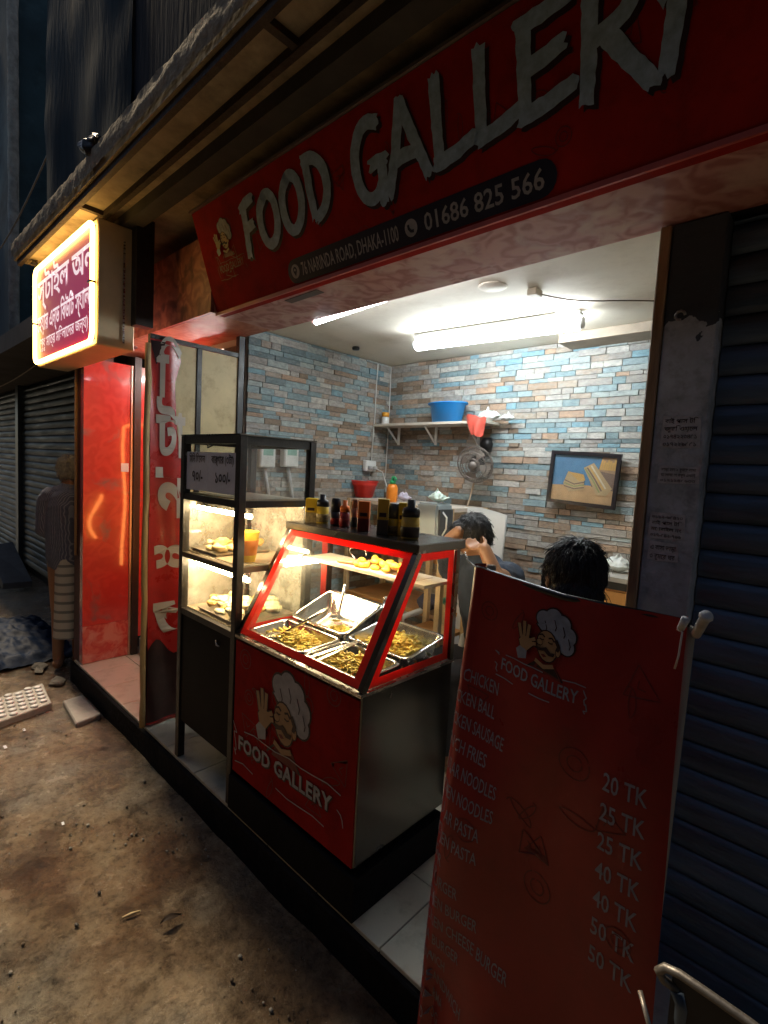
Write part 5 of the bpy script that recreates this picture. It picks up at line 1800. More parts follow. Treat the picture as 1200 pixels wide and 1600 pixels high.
# counter with grey appliance
ct = thing('small_counter', 'pale wooden counter beside the rack behind the cart', 'counter', (-1.62, 2.4, 0.15))
part('top', box(-1.84, -1.52, 2.10, 2.40, 1.18, 1.205), M('counter_top', (0.5, 0.4, 0.28), 0.5), ct)
for x in (-1.82, -1.55):
    for y in (2.12, 2.37):
        part('leg', box(x - 0.015, x + 0.015, y - 0.015, y + 0.015, 0.152, 1.179), M('rack_wood', (0.5, 0.36, 0.2), 0.6, 0, 0.25), ct)
part('shelf', box(-1.803, -1.567, 2.107, 2.39, 0.70, 0.72), wood_orange, ct)
c = at(675, 815, 1, 2.22)
ap = thing('rice_cooker', 'grey box-shaped appliance behind the cart lid', 'appliance', (c.x, 2.22, 1.205))
mb = MB().hexa([(c.x - 0.085, 2.15, 1.2055), (c.x + 0.085, 2.15, 1.2055), (c.x + 0.085, 2.31, 1.2055), (c.x - 0.085, 2.31, 1.2055)],
               [(c.x - 0.065, 2.16, 1.44), (c.x + 0.075, 2.16, 1.44), (c.x + 0.075, 2.30, 1.44), (c.x - 0.065, 2.30, 1.44)])
part('body', mb, M('appliance_grey', (0.36, 0.42, 0.44), 0.4, 0, 0.06), ap, bev=0.01, seg=2)
part('side_panel', box(c.x + 0.078, c.x + 0.088, 2.17, 2.29, 1.22, 1.41), b_gry, ap)
part('cord', MB().tube([(c.x + 0.08, 2.2, 1.40), (c.x + 0.12, 2.19, 1.37), (c.x + 0.12, 2.19, 1.31), (c.x + 0.09, 2.2, 1.27)], 0.005, 6), white_plastic, ap, True)
solo('plastic_bag', bagm((c.x + 0.03, 2.23, 1.441), 0.072, 11, top=0.75), M('bag_green', (0.55, 0.66, 0.58), 0.35, 0, 0.08), 'pale greenish plastic bag sitting on the grey appliance', 'bag', (c.x + 0.03, 2.23, 1.44), smooth=True)
solo('green_bag', bagm((-1.53, 2.18, 0.9), 0.06, 17, top=0.8), M('bag_teal', (0.08, 0.35, 0.26), 0.4), 'green plastic bag hanging at the counter behind the cart', 'bag', (-1.53, 2.18, 0.9), smooth=True)

# framed picture of sandwiches
pf = thing('framed_picture', 'black-framed sandwich picture hanging crooked on the back wall', 'picture', (-1.135, 2.84, 1.615))
a0 = R(-2.5)
ppn = plane_fn((-1.135, 2.838, 1.615), (math.cos(a0), 0, math.sin(a0)), (-math.sin(a0), 0, math.cos(a0)))


def slabp(mb, fn, u0, u1, v0, v1, l0, l1):
    mb.hexa([fn(u0, v0, l0), fn(u1, v0, l0), fn(u1, v1, l0), fn(u0, v1, l0)], [fn(u0, v0, l1), fn(u1, v0, l1), fn(u1, v1, l1), fn(u0, v1, l1)])


hw, hh, fw = 0.195, 0.150, 0.020
mb = MB()
slabp(mb, ppn, -hw, hw, hh - fw, hh, 0.0, 0.018)
slabp(mb, ppn, -hw, hw, -hh, -hh + fw, 0.0, 0.018)
slabp(mb, ppn, -hw, -hw + fw, -hh + fw, hh - fw, 0.0, 0.018)
slabp(mb, ppn, hw - fw, hw, -hh + fw, hh - fw, 0.0, 0.018)
part('frame', mb, M('frame_black', (0.018, 0.015, 0.018), 0.3), pf)
mb = MB()
iw, ih = hw - fw, hh - fw
lf = [0.004]


def art(poly, mi):
    lf[0] += 0.0003
    mb.add([ppn(x * iw, y * ih, lf[0]) for x, y in poly], [tuple(range(len(poly)))], mi)


slabp(mb, ppn, -iw, iw, -ih, ih, 0.0005, 0.004)
art([(-1, -1), (1, -1), (1, -0.3), (0.2, -0.25), (-1, -0.35)], 1)
art([(0.3, -0.3), (1, -0.4), (1, 0.35), (0.5, 0.4), (0.2, 0.05)], 2)
art([(0.45, 0.4), (0.55, 0.98), (1, 0.98), (1, 0.3), (0.7, 0.35)], 3)
for k in range(7):
    art(stroke2([(0.52 + k * 0.07, 0.45), (0.56 + k * 0.065, 0.9 - 0.06 * (k % 3))], 0.06), 4)
art([(-0.62, -0.25), (-0.5, 0.28), (0.02, 0.2), (0.1, -0.45), (-0.4, -0.6)], 5)
art([(-0.5, 0.28), (-0.12, -0.1), (0.1, -0.05), (0.02, 0.2)], 4)
for k in range(3):
    art(stroke2([(-0.58, -0.1 - k * 0.13), (-0.25, -0.25 - k * 0.1), (0.08, -0.12 - k * 0.12)], 0.05), 6 if k % 2 else 2)
art([(0.0, 0.48), (0.3, 0.72), (0.95, -0.3), (0.8, -0.62), (0.5, -0.62)], 5)
for k in range(5):
    art(stroke2([(0.05 + k * 0.06, 0.45 + 0.05 * k), (0.32 + k * 0.06, 0.02 + 0.04 * k), (0.58 + k * 0.06, -0.5 + 0.06 * k)], 0.05), (6, 2, 4, 7, 5)[k])
part('print', mb, [M('art_blue', (0.10, 0.22, 0.38), 0.35), M('art_wood', (0.55, 0.33, 0.17), 0.35), M('art_shade', (0.22, 0.14, 0.11), 0.35), M('art_brown', (0.40, 0.24, 0.15), 0.35),
                   M('art_gold', (0.62, 0.36, 0.12), 0.35), M('art_bread', (0.52, 0.36, 0.20), 0.35), M('art_salad', (0.30, 0.32, 0.14), 0.35), M('art_pale', (0.66, 0.56, 0.42), 0.35)], pf)
mb = MB()
slabp(mb, ppn, -iw, iw, -ih, ih, 0.0125, 0.0140)
part('glazing', mb, GLASS('glass_picture', 0.02), pf)

# low cupboard on the right with plastic bags
c = at(862, 858, 1, 2.5)
cu = thing('low_cupboard', 'low dark-topped cupboard with orange wooden front under the picture', 'cupboard', (-0.95, 2.65, 0.15))
QX, QZ = c.x, 1.165
part('carcass', box(QX + 0.01, -0.36, 2.47, 2.84, 0.152, QZ - 0.06), wood_orange, cu)
part('top', box(QX - 0.01, -0.35, 2.44, 2.85, QZ - 0.022, QZ), M('cupboard_top', (0.42, 0.40, 0.36), 0.5), cu)
part('top_frame', box(QX - 0.005, -0.352, 2.445, 2.84, QZ - 0.058, QZ - 0.023), b_blk, cu)
part('side_post', box(QX - 0.02, QX + 0.008, 2.45, 2.48, 0.152, QZ - 0.023), b_blk, cu)
part('drawer_front', box(QX + 0.06, -0.5, 2.455, 2.469, QZ - 0.17, QZ - 0.07), M('drawer_orange', (0.55, 0.27, 0.08), 0.45, 0, 0.2), cu)
for i, (dx, r, s, l) in enumerate(((0.16, 0.075, 21, 'crumpled clear white bag, left one on the low cupboard'), (0.30, 0.085, 22, 'crumpled clear white bag, right one on the low cupboard'))):
    solo('plastic_bag', bagm((QX + dx, 2.60, QZ + 0.001), r, s, top=0.85), bag_white, l, 'bag', (QX + dx, 2.6, QZ), group='bags on the low cupboard', smooth=True)
#@@NEXT

# =================================================================== PEOPLE
def head(mb, c, s, face, up=Vector((0, 0, 1))):
    """skull, jaw, nose, brow, ears; s = head height, face = direction of the face"""
    c = Vector(c)
    f = Vector(face).normalized()
    sd_ = f.cross(up).normalized()
    u = sd_.cross(f).normalized()
    rot = Matrix((sd_, f, u)).transposed()

    def P(x, y, z):
        return c + sd_ * x * s + f * y * s + u * z * s
    mb.ell(P(0, -0.04, 0.10), (0.33 * s, 0.40 * s, 0.39 * s), 20, 14, rot)
    mb.ell(P(0, 0.10, -0.15), (0.26 * s, 0.28 * s, 0.32 * s), 18, 12, rot)
    mb.ell(P(0, 0.24, -0.40), (0.12 * s, 0.10 * s, 0.08 * s), 10, 8, rot)
    mb.cap(P(0, 0.36, 0.02), P(0, 0.44, -0.15), 0.035 * s, 0.06 * s, 8)
    for k in (-1, 1):
        mb.cap(P(0.03 * k, 0.36, 0.06), P(0.2 * k, 0.31, 0.06), 0.045 * s, 0.04 * s, 8)
        mb.ell(P(0.345 * k, -0.05, -0.05), (0.045 * s, 0.09 * s, 0.14 * s), 8, 8, rot)
        mb.ell(P(0.14 * k, 0.33, -0.02), (0.06 * s, 0.04 * s, 0.035 * s), 8, 6, rot)
        mb.ell(P(0.2 * k, 0.24, -0.14), (0.09 * s, 0.08 * s, 0.09 * s), 8, 6, rot)
    mb.cap(P(-0.09, 0.37, -0.27), P(0.09, 0.37, -0.27), 0.035 * s, 0.035 * s, 8)
    return P, rot


def hand(mb, wrist, d, palm, s, curl=0.4, thumb=1):
    """palm, four jointed fingers and a thumb; d = finger direction, palm = palm normal"""
    w_ = Vector(wrist)
    d = Vector(d).normalized()
    n = Vector(palm)
    n = (n - d * n.dot(d)).normalized()
    q = d.cross(n)
    for k in range(4):
        o = (k - 1.5) * 0.021 * s
        a = w_ + d * 0.01 * s + q * o * 0.6
        b = w_ + d * 0.085 * s + q * o
        mb.cap(a, b, 0.014 * s, 0.011 * s, 8)
        ln = (0.062, 0.074, 0.07, 0.054)[k] * s
        p = b
        ang = 0.0
        for j in range(3):
            ang += curl * (0.7 if j == 0 else 1.0)
            dd = d * math.cos(ang) + n * math.sin(ang)
            p2 = p + dd * ln * (0.45, 0.32, 0.23)[j]
            mb.cap(p, p2, (0.0095 - j * 0.001) * s, (0.0088 - j * 0.001) * s, 8)
            p = p2
    t0 = w_ + d * 0.025 * s - q * thumb * 0.02 * s
    t1 = t0 + (d * 0.6 - q * thumb * 0.7 + n * 0.4).normalized() * 0.045 * s
    t2 = t1 + (d * 0.9 - q * thumb * 0.25 + n * 0.5).normalized() * 0.035 * s
    mb.cap(t0, t1, 0.013 * s, 0.011 * s, 8)
    mb.cap(t1, t2, 0.0105 * s, 0.008 * s, 8)


def cloth_shell(mb, pts):
    for a, b, r0, r1 in pts:
        mb.cap(a, b, r0, r1, 14)
    return mb


def hair_cap(name, P, rot, s, parent, mat, lowback=-0.25, front=0.16, disp=0.012, thick=0.035, voxel=0.007, dscale=55):
    mb = MB()
    mb.ell(P(0, -0.075, 0.145), ((0.335 + thick) * s, (0.375 + thick) * s, (0.37 + thick) * s), 20, 14, rot)
    mb.ell(P(0, -0.17, lowback + 0.15), ((0.29 + thick) * s, (0.26 + thick) * s, 0.27 * s), 18, 12, rot)
    mb.ell(P(0.05, front, 0.36), (0.25 * s, 0.16 * s, 0.13 * s), 14, 10, rot)
    o = remesh(mb, name, mat, parent, voxel, 2, disp, dscale)
    me = o.data
    random.seed(int(s * 1000))
    crown = P(0.03, -0.2, 0.5) - LOCS[parent.name]
    polys = list(me.polygons)
    wts = [p.area for p in polys]
    sb_ = MB()
    for p in random.choices(polys, wts, k=2600):
        q = p.center.copy()
        nrm = p.normal.copy()
        d = q - crown + Vector((rnd(-1, 1), rnd(-1, 1), rnd(-1, 1))) * 0.02
        d = (d - nrm * d.dot(nrm)).normalized()
        sd2 = d.cross(nrm).normalized() * 0.0011
        st = s * rnd(0.04, 0.075)
        pts = []
        for k_ in range(4):
            pts.append(q.copy())
            d = (d + Vector((0, 0, -0.12)) + nrm * (0.03 if k_ == 0 else -0.10) + sd2.normalized() * rnd(-0.15, 0.15)).normalized()
            q = q + d * st
        vs_ = []
        for k_, pt in enumerate(pts):
            w2 = sd2 * (1.0, 1.0, 0.8, 0.2)[k_]
            vs_ += [pt - w2 + nrm * 0.001, pt + nrm * 0.0022, pt + w2 + nrm * 0.001]
        fs2 = []
        for k_ in range(3):
            a_ = k_ * 3
            fs2 += [(a_, a_ + 1, a_ + 4, a_ + 3), (a_ + 1, a_ + 2, a_ + 5, a_ + 4)]
        sb_.add(vs_, fs2)
    part('hair_strands', sb_, mat, o, True, local=True, kind='stuff')
    return o


# --- man walking away on the left, checked shirt and striped lungi
V = Vector
mx, my = -4.27, 1.14
mp = thing('person', 'grey-haired man in checked shirt and striped wrap walking away on the left', 'person', (mx, my, 0))
fx = V((-0.86, 0.35, 0)).normalized()
rx_ = V((fx.y, -fx.x, 0))
def mpt(f, r, z):
    return V((mx, my, 0)) + fx * f * 0.92 + rx_ * r * 0.72 + V((0, 0, z))
mb = MB()
Pm, rotm = head(mb, mpt(0.06, 0, 1.475), 0.215, fx * 1.0 + rx_ * 0.1 + V((0, 0, -0.12)))
mb.cap(mpt(0.02, 0, 1.40), mpt(0.0, 0, 1.30), 0.052, 0.06)
mb.cap(mpt(0, -0.13, 1.26), mpt(0, 0.13, 1.26), 0.075, 0.075)
mb.cap(mpt(0, 0, 1.22), mpt(0, 0, 0.85), 0.135, 0.125)
for k in (-1, 1):
    st_ = 0.045 * k - 0.03
    mb.cap(mpt(0, 0.08 * k, 0.82), mpt(0.04 + st_, 0.08 * k, 0.45), 0.085, 0.055)
    mb.cap(mpt(0.04 + st_, 0.08 * k, 0.45), mpt(st_, 0.08 * k, 0.08), 0.052, 0.036)
    mb.cap(mpt(st_ - 0.03, 0.08 * k, 0.045), mpt(st_ + 0.14, 0.08 * k, 0.035), 0.035, 0.03)
# right arm held back, hand on the hip; left arm hanging
mb.cap(mpt(0, 0.19, 1.25), mpt(-0.12, 0.25, 1.03), 0.05, 0.042)
mb.cap(mpt(-0.12, 0.25, 1.03), mpt(0.0, 0.24, 0.86), 0.038, 0.028)
hand(mb, mpt(0.0, 0.24, 0.86), mpt(0.06, 0.18, 0.84) - mpt(0, 0.24, 0.86), -rx_, 1.0, 0.5, 1)
mb.cap(mpt(0, -0.19, 1.25), mpt(0.06, -0.20, 1.0), 0.05, 0.042)
mb.cap(mpt(0.06, -0.20, 1.0), mpt(0.24, -0.14, 0.90), 0.038, 0.028)
hand(mb, mpt(0.24, -0.14, 0.90), V((0, 0, -1)) + fx * 0.3, rx_, 1.0, 0.4, -1)
remesh(mb, 'body', skin_mat, mp, 0.008, 3)
hair_cap('hair', Pm, rotm, 0.215, mp, M('hair_grey', (0.34, 0.33, 0.31), 0.7, 0, 0.4, 60, 0.4, 120), disp=0.008)
shirt = MB()
cloth_shell(shirt, [(mpt(0, -0.13, 1.27), mpt(0, 0.13, 1.27), 0.088, 0.088), (mpt(0, 0, 1.22), mpt(0, 0, 0.84), 0.150, 0.150), (mpt(0, 0.0, 1.31), mpt(0, 0, 1.25), 0.085, 0.10),
                    (mpt(0, 0.19, 1.25), mpt(-0.11, 0.25, 1.05), 0.066, 0.062), (mpt(0, -0.19, 1.25), mpt(0.02, -0.22, 1.04), 0.066, 0.062)])
remesh(shirt, 'shirt', STRIPE('check_shirt', (0.07, 0.08, 0.14), (0.16, 0.18, 0.25), 34, 'Z', 0.85, (0.24, 0.26, 0.33), 34), mp, 0.01, 2, 0.008, 14)
lun = MB()
n_ = 30
rings = [(0.86, 0.150, 0.0), (0.7, 0.16, 0.01), (0.5, 0.165, 0.015), (0.35, 0.17, 0.02), (0.24, 0.175, 0.02)]
vs = []
for z, r_, dd in rings:
    for k in range(n_):
        t = 2 * PI * k / n_
        rr_ = r_ * (1 + 0.06 * math.sin(5 * t + z * 3) * (1 - z))
        vs.append(mpt(math.cos(t) * rr_ * 1.05 + dd, math.sin(t) * rr_ * 0.85, z))
lun.add(vs, [(j * n_ + k, j * n_ + (k + 1) % n_, (j + 1) * n_ + (k + 1) % n_, (j + 1) * n_ + k) for j in range(len(rings) - 1) for k in range(n_)])
part('lungi', lun, STRIPE('lungi', (0.52, 0.51, 0.46), (0.20, 0.21, 0.20), 4.6, 'Z', 0.85), mp, True)

# --- youth on the white chair, hands at his face
yc = at(739, 838, 1, 2.15)
yp = thing('person', 'black-haired youth in dark shirt on a white chair holding his hands to his face', 'person', (yc.x, 2.2, 0.15))
yf = V((-0.45, -0.75, -0.45)).normalized()
mb = MB()
Py, roty = head(mb, yc, 0.205, yf)
nb = yc + V((0.05, 0.06, -0.13))
sh_z = yc.z - 0.19
sL, sR = V((yc.x - 0.13, 2.17, sh_z)), V((yc.x + 0.17, 2.24, sh_z))
mb.cap(yc + V((0.02, 0.02, -0.06)), nb, 0.048, 0.055)
mb.cap(sL, sR, 0.065, 0.065)
mid = (sL + sR) / 2
mb.cap(mid, V((yc.x + 0.05, 2.36, 0.62)), 0.115, 0.12)
for k in (-1, 1):
    hp = V((yc.x + 0.05 + 0.09 * k, 2.33, 0.60))
    kn = V((yc.x - 0.12 + 0.12 * k, 1.98, 0.62))
    mb.cap(hp, kn, 0.085, 0.055)
    ft_ = V((yc.x - 0.10 + 0.12 * k, 2.0, 0.22))
    mb.cap(kn, ft_, 0.052, 0.036)
    mb.cap(ft_ + V((0, 0.02, -0.03)), ft_ + V((-0.03, -0.12, -0.04)), 0.032, 0.026)
hl = at(716, 830, 1, 2.06)
el = at(690, 838, 1, 2.02)
mb.cap(sL, el + V((-0.02, 0.03, -0.06)), 0.045, 0.038)
mb.cap(el + V((-0.02, 0.03, -0.06)), hl, 0.036, 0.028)
hand(mb, hl, yc + V((-0.03, -0.03, 0.02)) - hl, V((0.3, 0.3, 0.8)), 0.8, 0.35, 1)
er = at(763, 893, 1, 1.98)
hr = at(757, 858, 1, 1.99)
mb.cap(sR, er + V((0.03, 0.02, -0.02)), 0.046, 0.04)
mb.cap(er + V((0.03, 0.02, -0.02)), hr, 0.038, 0.03)
hand(mb, hr, yc + V((0.03, -0.10, -0.03)) - hr, V((-0.8, 0.3, 0.1)), 0.85, 0.5, -1)
remesh(mb, 'body', skin_mat, yp, 0.007, 3)
hair_cap('hair', Py, roty, 0.205, yp, hair_mat, lowback=-0.22, front=0.2, disp=0.006, thick=0.045, dscale=110)
tee = MB()
cloth_shell(tee, [(sL, sR, 0.078, 0.078), (mid, V((yc.x + 0.05, 2.36, 0.60)), 0.13, 0.135), (sL, sL.lerp(el, 0.55) + V((0, 0.02, -0.03)), 0.062, 0.058), (sR, sR.lerp(er, 0.5), 0.064, 0.06)])
remesh(tee, 'shirt', M('shirt_navy', (0.025, 0.035, 0.055), 0.85, 0, 0.3, 12, 0.2, 30), yp, 0.009, 3, 0.006, 16)
trs = MB()
for k in (-1, 1):
    hp = V((yc.x + 0.05 + 0.09 * k, 2.33, 0.60))
    kn = V((yc.x - 0.12 + 0.12 * k, 1.98, 0.62))
    cloth_shell(trs, [(hp, kn, 0.098, 0.07), (kn, V((yc.x - 0.10 + 0.12 * k, 2.0, 0.27)), 0.068, 0.055)])
remesh(trs, 'trousers', M('trousers_dark', (0.03, 0.03, 0.035), 0.85), yp, 0.01, 3)
chx = thing('plastic_chair', 'white plastic chair with tall back under the youth', 'chair', (yc.x + 0.08, 2.42, 0.15))
cx_, cy_ = yc.x - 0.30, 2.42
part('seat', box(cx_ - 0.21, cx_ + 0.21, cy_ - 0.22, cy_ + 0.2, 0.48, 0.503), white_plastic, chx, bev=0.008, seg=2)
bkm = MB()
bt = at(772, 800, 1, 2.56)
bkm.grid(lambda a, b: V((cx_ - 0.19 + 0.38 * a, cy_ + 0.19 + 0.05 * b - 0.03 * (1 - (2 * a - 1) ** 2), 0.50 + b * (bt.z - 0.52 + 0.03 * math.sin(a * PI)))), 12, 14)
bkm.grid(lambda a, b: V((cx_ + 0.19 - 0.38 * a, cy_ + 0.205 + 0.05 * b - 0.03 * (1 - (2 * a - 1) ** 2), 0.50 + b * (bt.z - 0.52 + 0.03 * math.sin(a * PI)))), 12, 14)
part('backrest', bkm, white_plastic, chx, True)
for k in (-1, 1):
    part('armrest', MB().tube([(cx_ + 0.2 * k, cy_ + 0.2, 0.78), (cx_ + 0.22 * k, cy_ + 0.0, 0.75), (cx_ + 0.22 * k, cy_ - 0.17, 0.74), (cx_ + 0.21 * k, cy_ - 0.2, 0.6), (cx_ + 0.205 * k, cy_ - 0.2, 0.50)], 0.02, 8), white_plastic, chx, True)
    for s_ in (-1, 1):
        part('leg', MB().beam((cx_ + 0.185 * k, cy_ - 0.01 + 0.185 * s_, 0.48), (cx_ + 0.215 * k, cy_ - 0.01 + 0.22 * s_, 0.152), 0.035, 0.03, (0, 1, 0)), white_plastic, chx)

# --- person seated behind the menu banner, seen from behind
hc = at(897, 905, 1, 1.47)
bp_ = thing('person', 'dark-haired person seen from behind above the menu banner', 'person', (-0.7, 1.6, 0.15))
bf = V((-0.5, 0.8, -0.25)).normalized()
mb = MB()
Pb, rotb = head(mb, hc, 0.215, bf)
nk = hc + V((0.03, -0.04, -0.14))
mb.cap(hc + V((0.01, -0.02, -0.06)), nk, 0.05, 0.058)
s1_, s2_ = nk + V((-0.17, -0.03, -0.06)), nk + V((0.14, 0.06, -0.06))
mb.cap(s1_, s2_, 0.07, 0.07)
pel = V((nk.x + 0.02, 1.50, 0.60))
mb.cap((s1_ + s2_) / 2, pel, 0.125, 0.13)
kneeA, kneeB = V((-1.0, 1.72, 0.93)), V((-0.78, 1.86, 0.68))
mb.cap(pel + V((-0.08, 0.03, 0)), kneeA, 0.085, 0.065)
mb.cap(kneeA, V((-1.03, 1.70, 0.30)), 0.058, 0.038)
mb.cap(V((-1.03, 1.71, 0.21)), V((-1.09, 1.58, 0.19)), 0.035, 0.03)
mb.cap(pel + V((0.08, 0.05, 0)), kneeB, 0.085, 0.06)
mb.cap(kneeB, V((-0.72, 1.92, 0.27)), 0.055, 0.038)
mb.cap(V((-0.72, 1.91, 0.2)), V((-0.78, 2.03, 0.19)), 0.035, 0.03)
el1 = s1_ + V((-0.08, 0.16, -0.20))
wr1 = kneeA + V((0.02, 0.02, 0.06))
mb.cap(s1_, el1, 0.048, 0.042)
mb.cap(el1, wr1, 0.038, 0.028)
hand(mb, wr1, V((-0.6, 0.2, -0.5)), V((0, 0, -1)), 0.9, 0.4, 1)
el2 = s2_ + V((0.04, 0.2, -0.18))
wr2 = kneeB + V((0.0, 0.02, 0.08))
mb.cap(s2_, el2, 0.048, 0.042)
mb.cap(el2, wr2, 0.038, 0.028)
hand(mb, wr2, V((-0.3, 0.6, -0.4)), V((0, 0, -1)), 0.9, 0.4, -1)
remesh(mb, 'body', skin_mat, bp_, 0.008, 3)
hair_cap('hair', Pb, rotb, 0.215, bp_, hair_mat, lowback=-0.35, front=0.1, disp=0.006, thick=0.05, dscale=110)
tee = MB()
cloth_shell(tee, [(s1_, s2_, 0.085, 0.085), ((s1_ + s2_) / 2, pel, 0.14, 0.15), (s1_, s1_.lerp(el1, 0.7), 0.066, 0.06), (s2_, s2_.lerp(el2, 0.7), 0.066, 0.06)])
remesh(tee, 'shirt', M('shirt_dark', (0.05, 0.05, 0.06), 0.85, 0, 0.3, 12), bp_, 0.009, 3, 0.006, 16)
trs = MB()
cloth_shell(trs, [(pel + V((-0.08, 0.03, 0)), kneeA, 0.10, 0.088), (kneeA, V((-1.03, 1.70, 0.32)), 0.084, 0.06), (pel + V((0.08, 0.05, 0)), kneeB, 0.10, 0.08), (kneeB, V((-0.72, 1.92, 0.3)), 0.076, 0.058)])
remesh(trs, 'trousers', M('trousers_grey', (0.36, 0.38, 0.38), 0.85, 0, 0.15, 12, 0.2, 30), bp_, 0.01, 3, 0.006, 18)
stl = thing('stool', 'low plastic stool under the person behind the banner', 'stool', (pel.x, 1.5, 0.15))
part('seat', MB().lathe([(0.15, 0.43), (0.16, 0.445), (0.155, 0.46)], (pel.x, 1.5, 0.0), 20), redp, stl, True)
for k in range(4):
    t = PI / 4 + k * PI / 2
    part('leg', MB().beam((pel.x + 0.11 * math.cos(t), 1.5 + 0.11 * math.sin(t), 0.43), (pel.x + 0.15 * math.cos(t), 1.5 + 0.15 * math.sin(t), 0.152), 0.04, 0.025, (1, 0, 0)), redp, stl)

# =================================================================== MENU BANNER
BW, BH = 0.462, 1.27
bn = thing('menu_banner', 'red hanging menu banner with prices in TK standing at the right front', 'banner', (-0.43, 0.98, 0.0))


def bsheet(u, v, l=0.0):
    """u across (0 left), v down from the top; left edge rolls back"""
    t = v / BH
    lean = -0.065 * t
    wv = 0.016 * math.sin(u * 15 - t * 4.5) * (0.35 + 0.8 * t) + 0.010 * math.sin(v * 6 + u * 9) + 0.012 * noise.noise(Vector((u * 6, v * 3.2, 4))) + 0.022 * math.exp(-((u - 0.40 + v * 0.34) / 0.07) ** 2) - 0.018 * math.sin(PI * min(max(u / BW, 0), 1)) * (0.5 + 0.5 * t)
    xl, xr = -0.648 - 0.05 * t, -0.197 + 0.035 * t
    z = 1.392 - 0.022 * max(u, 0) / BW - 0.012 * math.sin(PI * min(max(u / BW, 0), 1)) * (1 - t) - v
    rad = 0.028
    if u < rad:
        a = (rad - u) / rad
        a = min(a, 2.6)
        x = xl + rad - (rad + l) * math.sin(a)
        y = 1.0 + lean + rad - (rad + l) * math.cos(a)
        return Vector((x, y + wv * 0.3, z))
    x = xl + (xr - xl) * u / BW
    return Vector((x, 1.0 + lean + wv - l, z))


sheet = part('sheet', MB().grid(lambda a, b: bsheet(-0.045 + a * (BW + 0.045), b * BH), 60, 60), red_menu, bn, True)
bfn = lambda u, v, l: bsheet(u, -v, l)
items = ['MINI CHICKEN', 'CHICKEN BALL', 'CHICKEN SAUSAGE', 'FRENCH FRIES', 'REGULAR NOODLES', 'CHICKEN NOODLES', 'REGULAR PASTA', 'CHICKEN PASTA',
         'BURGER', 'EGG BURGER', 'CHICKEN BURGER', 'CHICKEN CHEESE BURGER', 'NAGA BURGER', 'SANDWICH', 'CLUB SANDWICH', 'SHAWARMA', 'HOT DOG']
ink_menu = M('ink_menu', (0.27, 0.25, 0.28), 0.5, 0, 0.25, 40)
for i, tx in enumerate(items):
    mb = MB()
    lettering(mb, tx, bfn, -0.026, -0.270 - i * 0.0545, -0.026 + 0.0112 * len(tx), 0.029, 0.004, 0.0012)
    part('item_lettering', mb, ink_menu, sheet)
for i, tx in enumerate(('20 TK', '25 TK', '25 TK', '40 TK', '40 TK', '50 TK', '50 TK')):
    mb = MB()
    lettering(mb, tx, bfn, 0.352, -0.345 - i * 0.0575, 0.428, 0.033, 0.010, 0.0012)
    part('price_lettering', mb, ink_menu, sheet)
mb = MB()
chef(mb, bfn, 0.205, -0.115, 0.062, lift=0.0008)
part('emblem', mb, [ink_grey, ink_skin, ink_dark, ink_line], sheet)
mb = MB()
lettering(mb, 'FOOD GALLERY', bfn, 0.108, -0.208, 0.288, 0.026, 0.012, 0.0012)
torn_plate(mb, bfn, 0.095, -0.225, 0.302, -0.170, 0, 0.0012, 0.0, 0.0022)
part('emblem_lettering', mb, ink_grey, sheet)
mb = MB()
doodles(mb, bfn, 0.05, 0.42, -0.7, -0.06, 16, 0.034, 8, 0.0006)
part('printed_doodles', mb, ink_line, sheet, kind='stuff')
bam = M('pole_wood', (0.34, 0.27, 0.18), 0.7, 0, 0.35, 9, 0.3, 40, stretch=(1, 1, 0.2))
part('upright', MB().tube([(-0.625, 1.045, 0.0), (-0.615, 1.04, 1.392)], 0.012, 8), bam, bn, True)
part('upright', MB().tube([(-0.215, 1.035, 0.0), (-0.2, 1.03, 1.352)], 0.012, 8), bam, bn, True)
part('top_batten', MB().tube([(-0.64, 1.018, 1.383), (-0.42, 1.006, 1.362), (-0.195, 1.018, 1.361)], 0.007, 8), b_blk, bn, True)
e0, e1 = at(1087, 992, 1, 1.02), at(1105, 960, 1, 0.985)
part('wrapped_stick', MB().tube([e0, e0.lerp(e1, 0.8), e1.lerp(e0, 0.1), e1], [0.008, 0.0085, 0.0115, 0.009], 10), M('stick_wrap', (0.5, 0.48, 0.45), 0.5, 0, 0.2, 40, 0.3, 60), bn, True)
e0, e1 = at(1063, 983, 1, 0.99), at(1072, 966, 1, 0.985)
part('peg', MB().tube([e0, e1], [0.006, 0.007], 8), M('stick_wrap', (0.5, 0.48, 0.45), 0.5, 0, 0.2, 40, 0.3, 60), bn, True)
part('string', MB().tube([at(1058, 983, 1, 0.99), at(1066, 988, 1, 0.985), at(1064, 1000, 1, 0.982), at(1060, 1025, 1, 0.98), at(1054, 1045, 1, 0.978)], 0.0018, 5), M('string', (0.6, 0.5, 0.42), 0.7), bn, True)
part('hook_string', MB().tube([at(726, 862, 1, 1.0), at(731, 876, 1, 0.995), at(740, 884, 1, 0.99), at(760, 888, 1, 0.99)], 0.0022, 5), steel, bn, True)

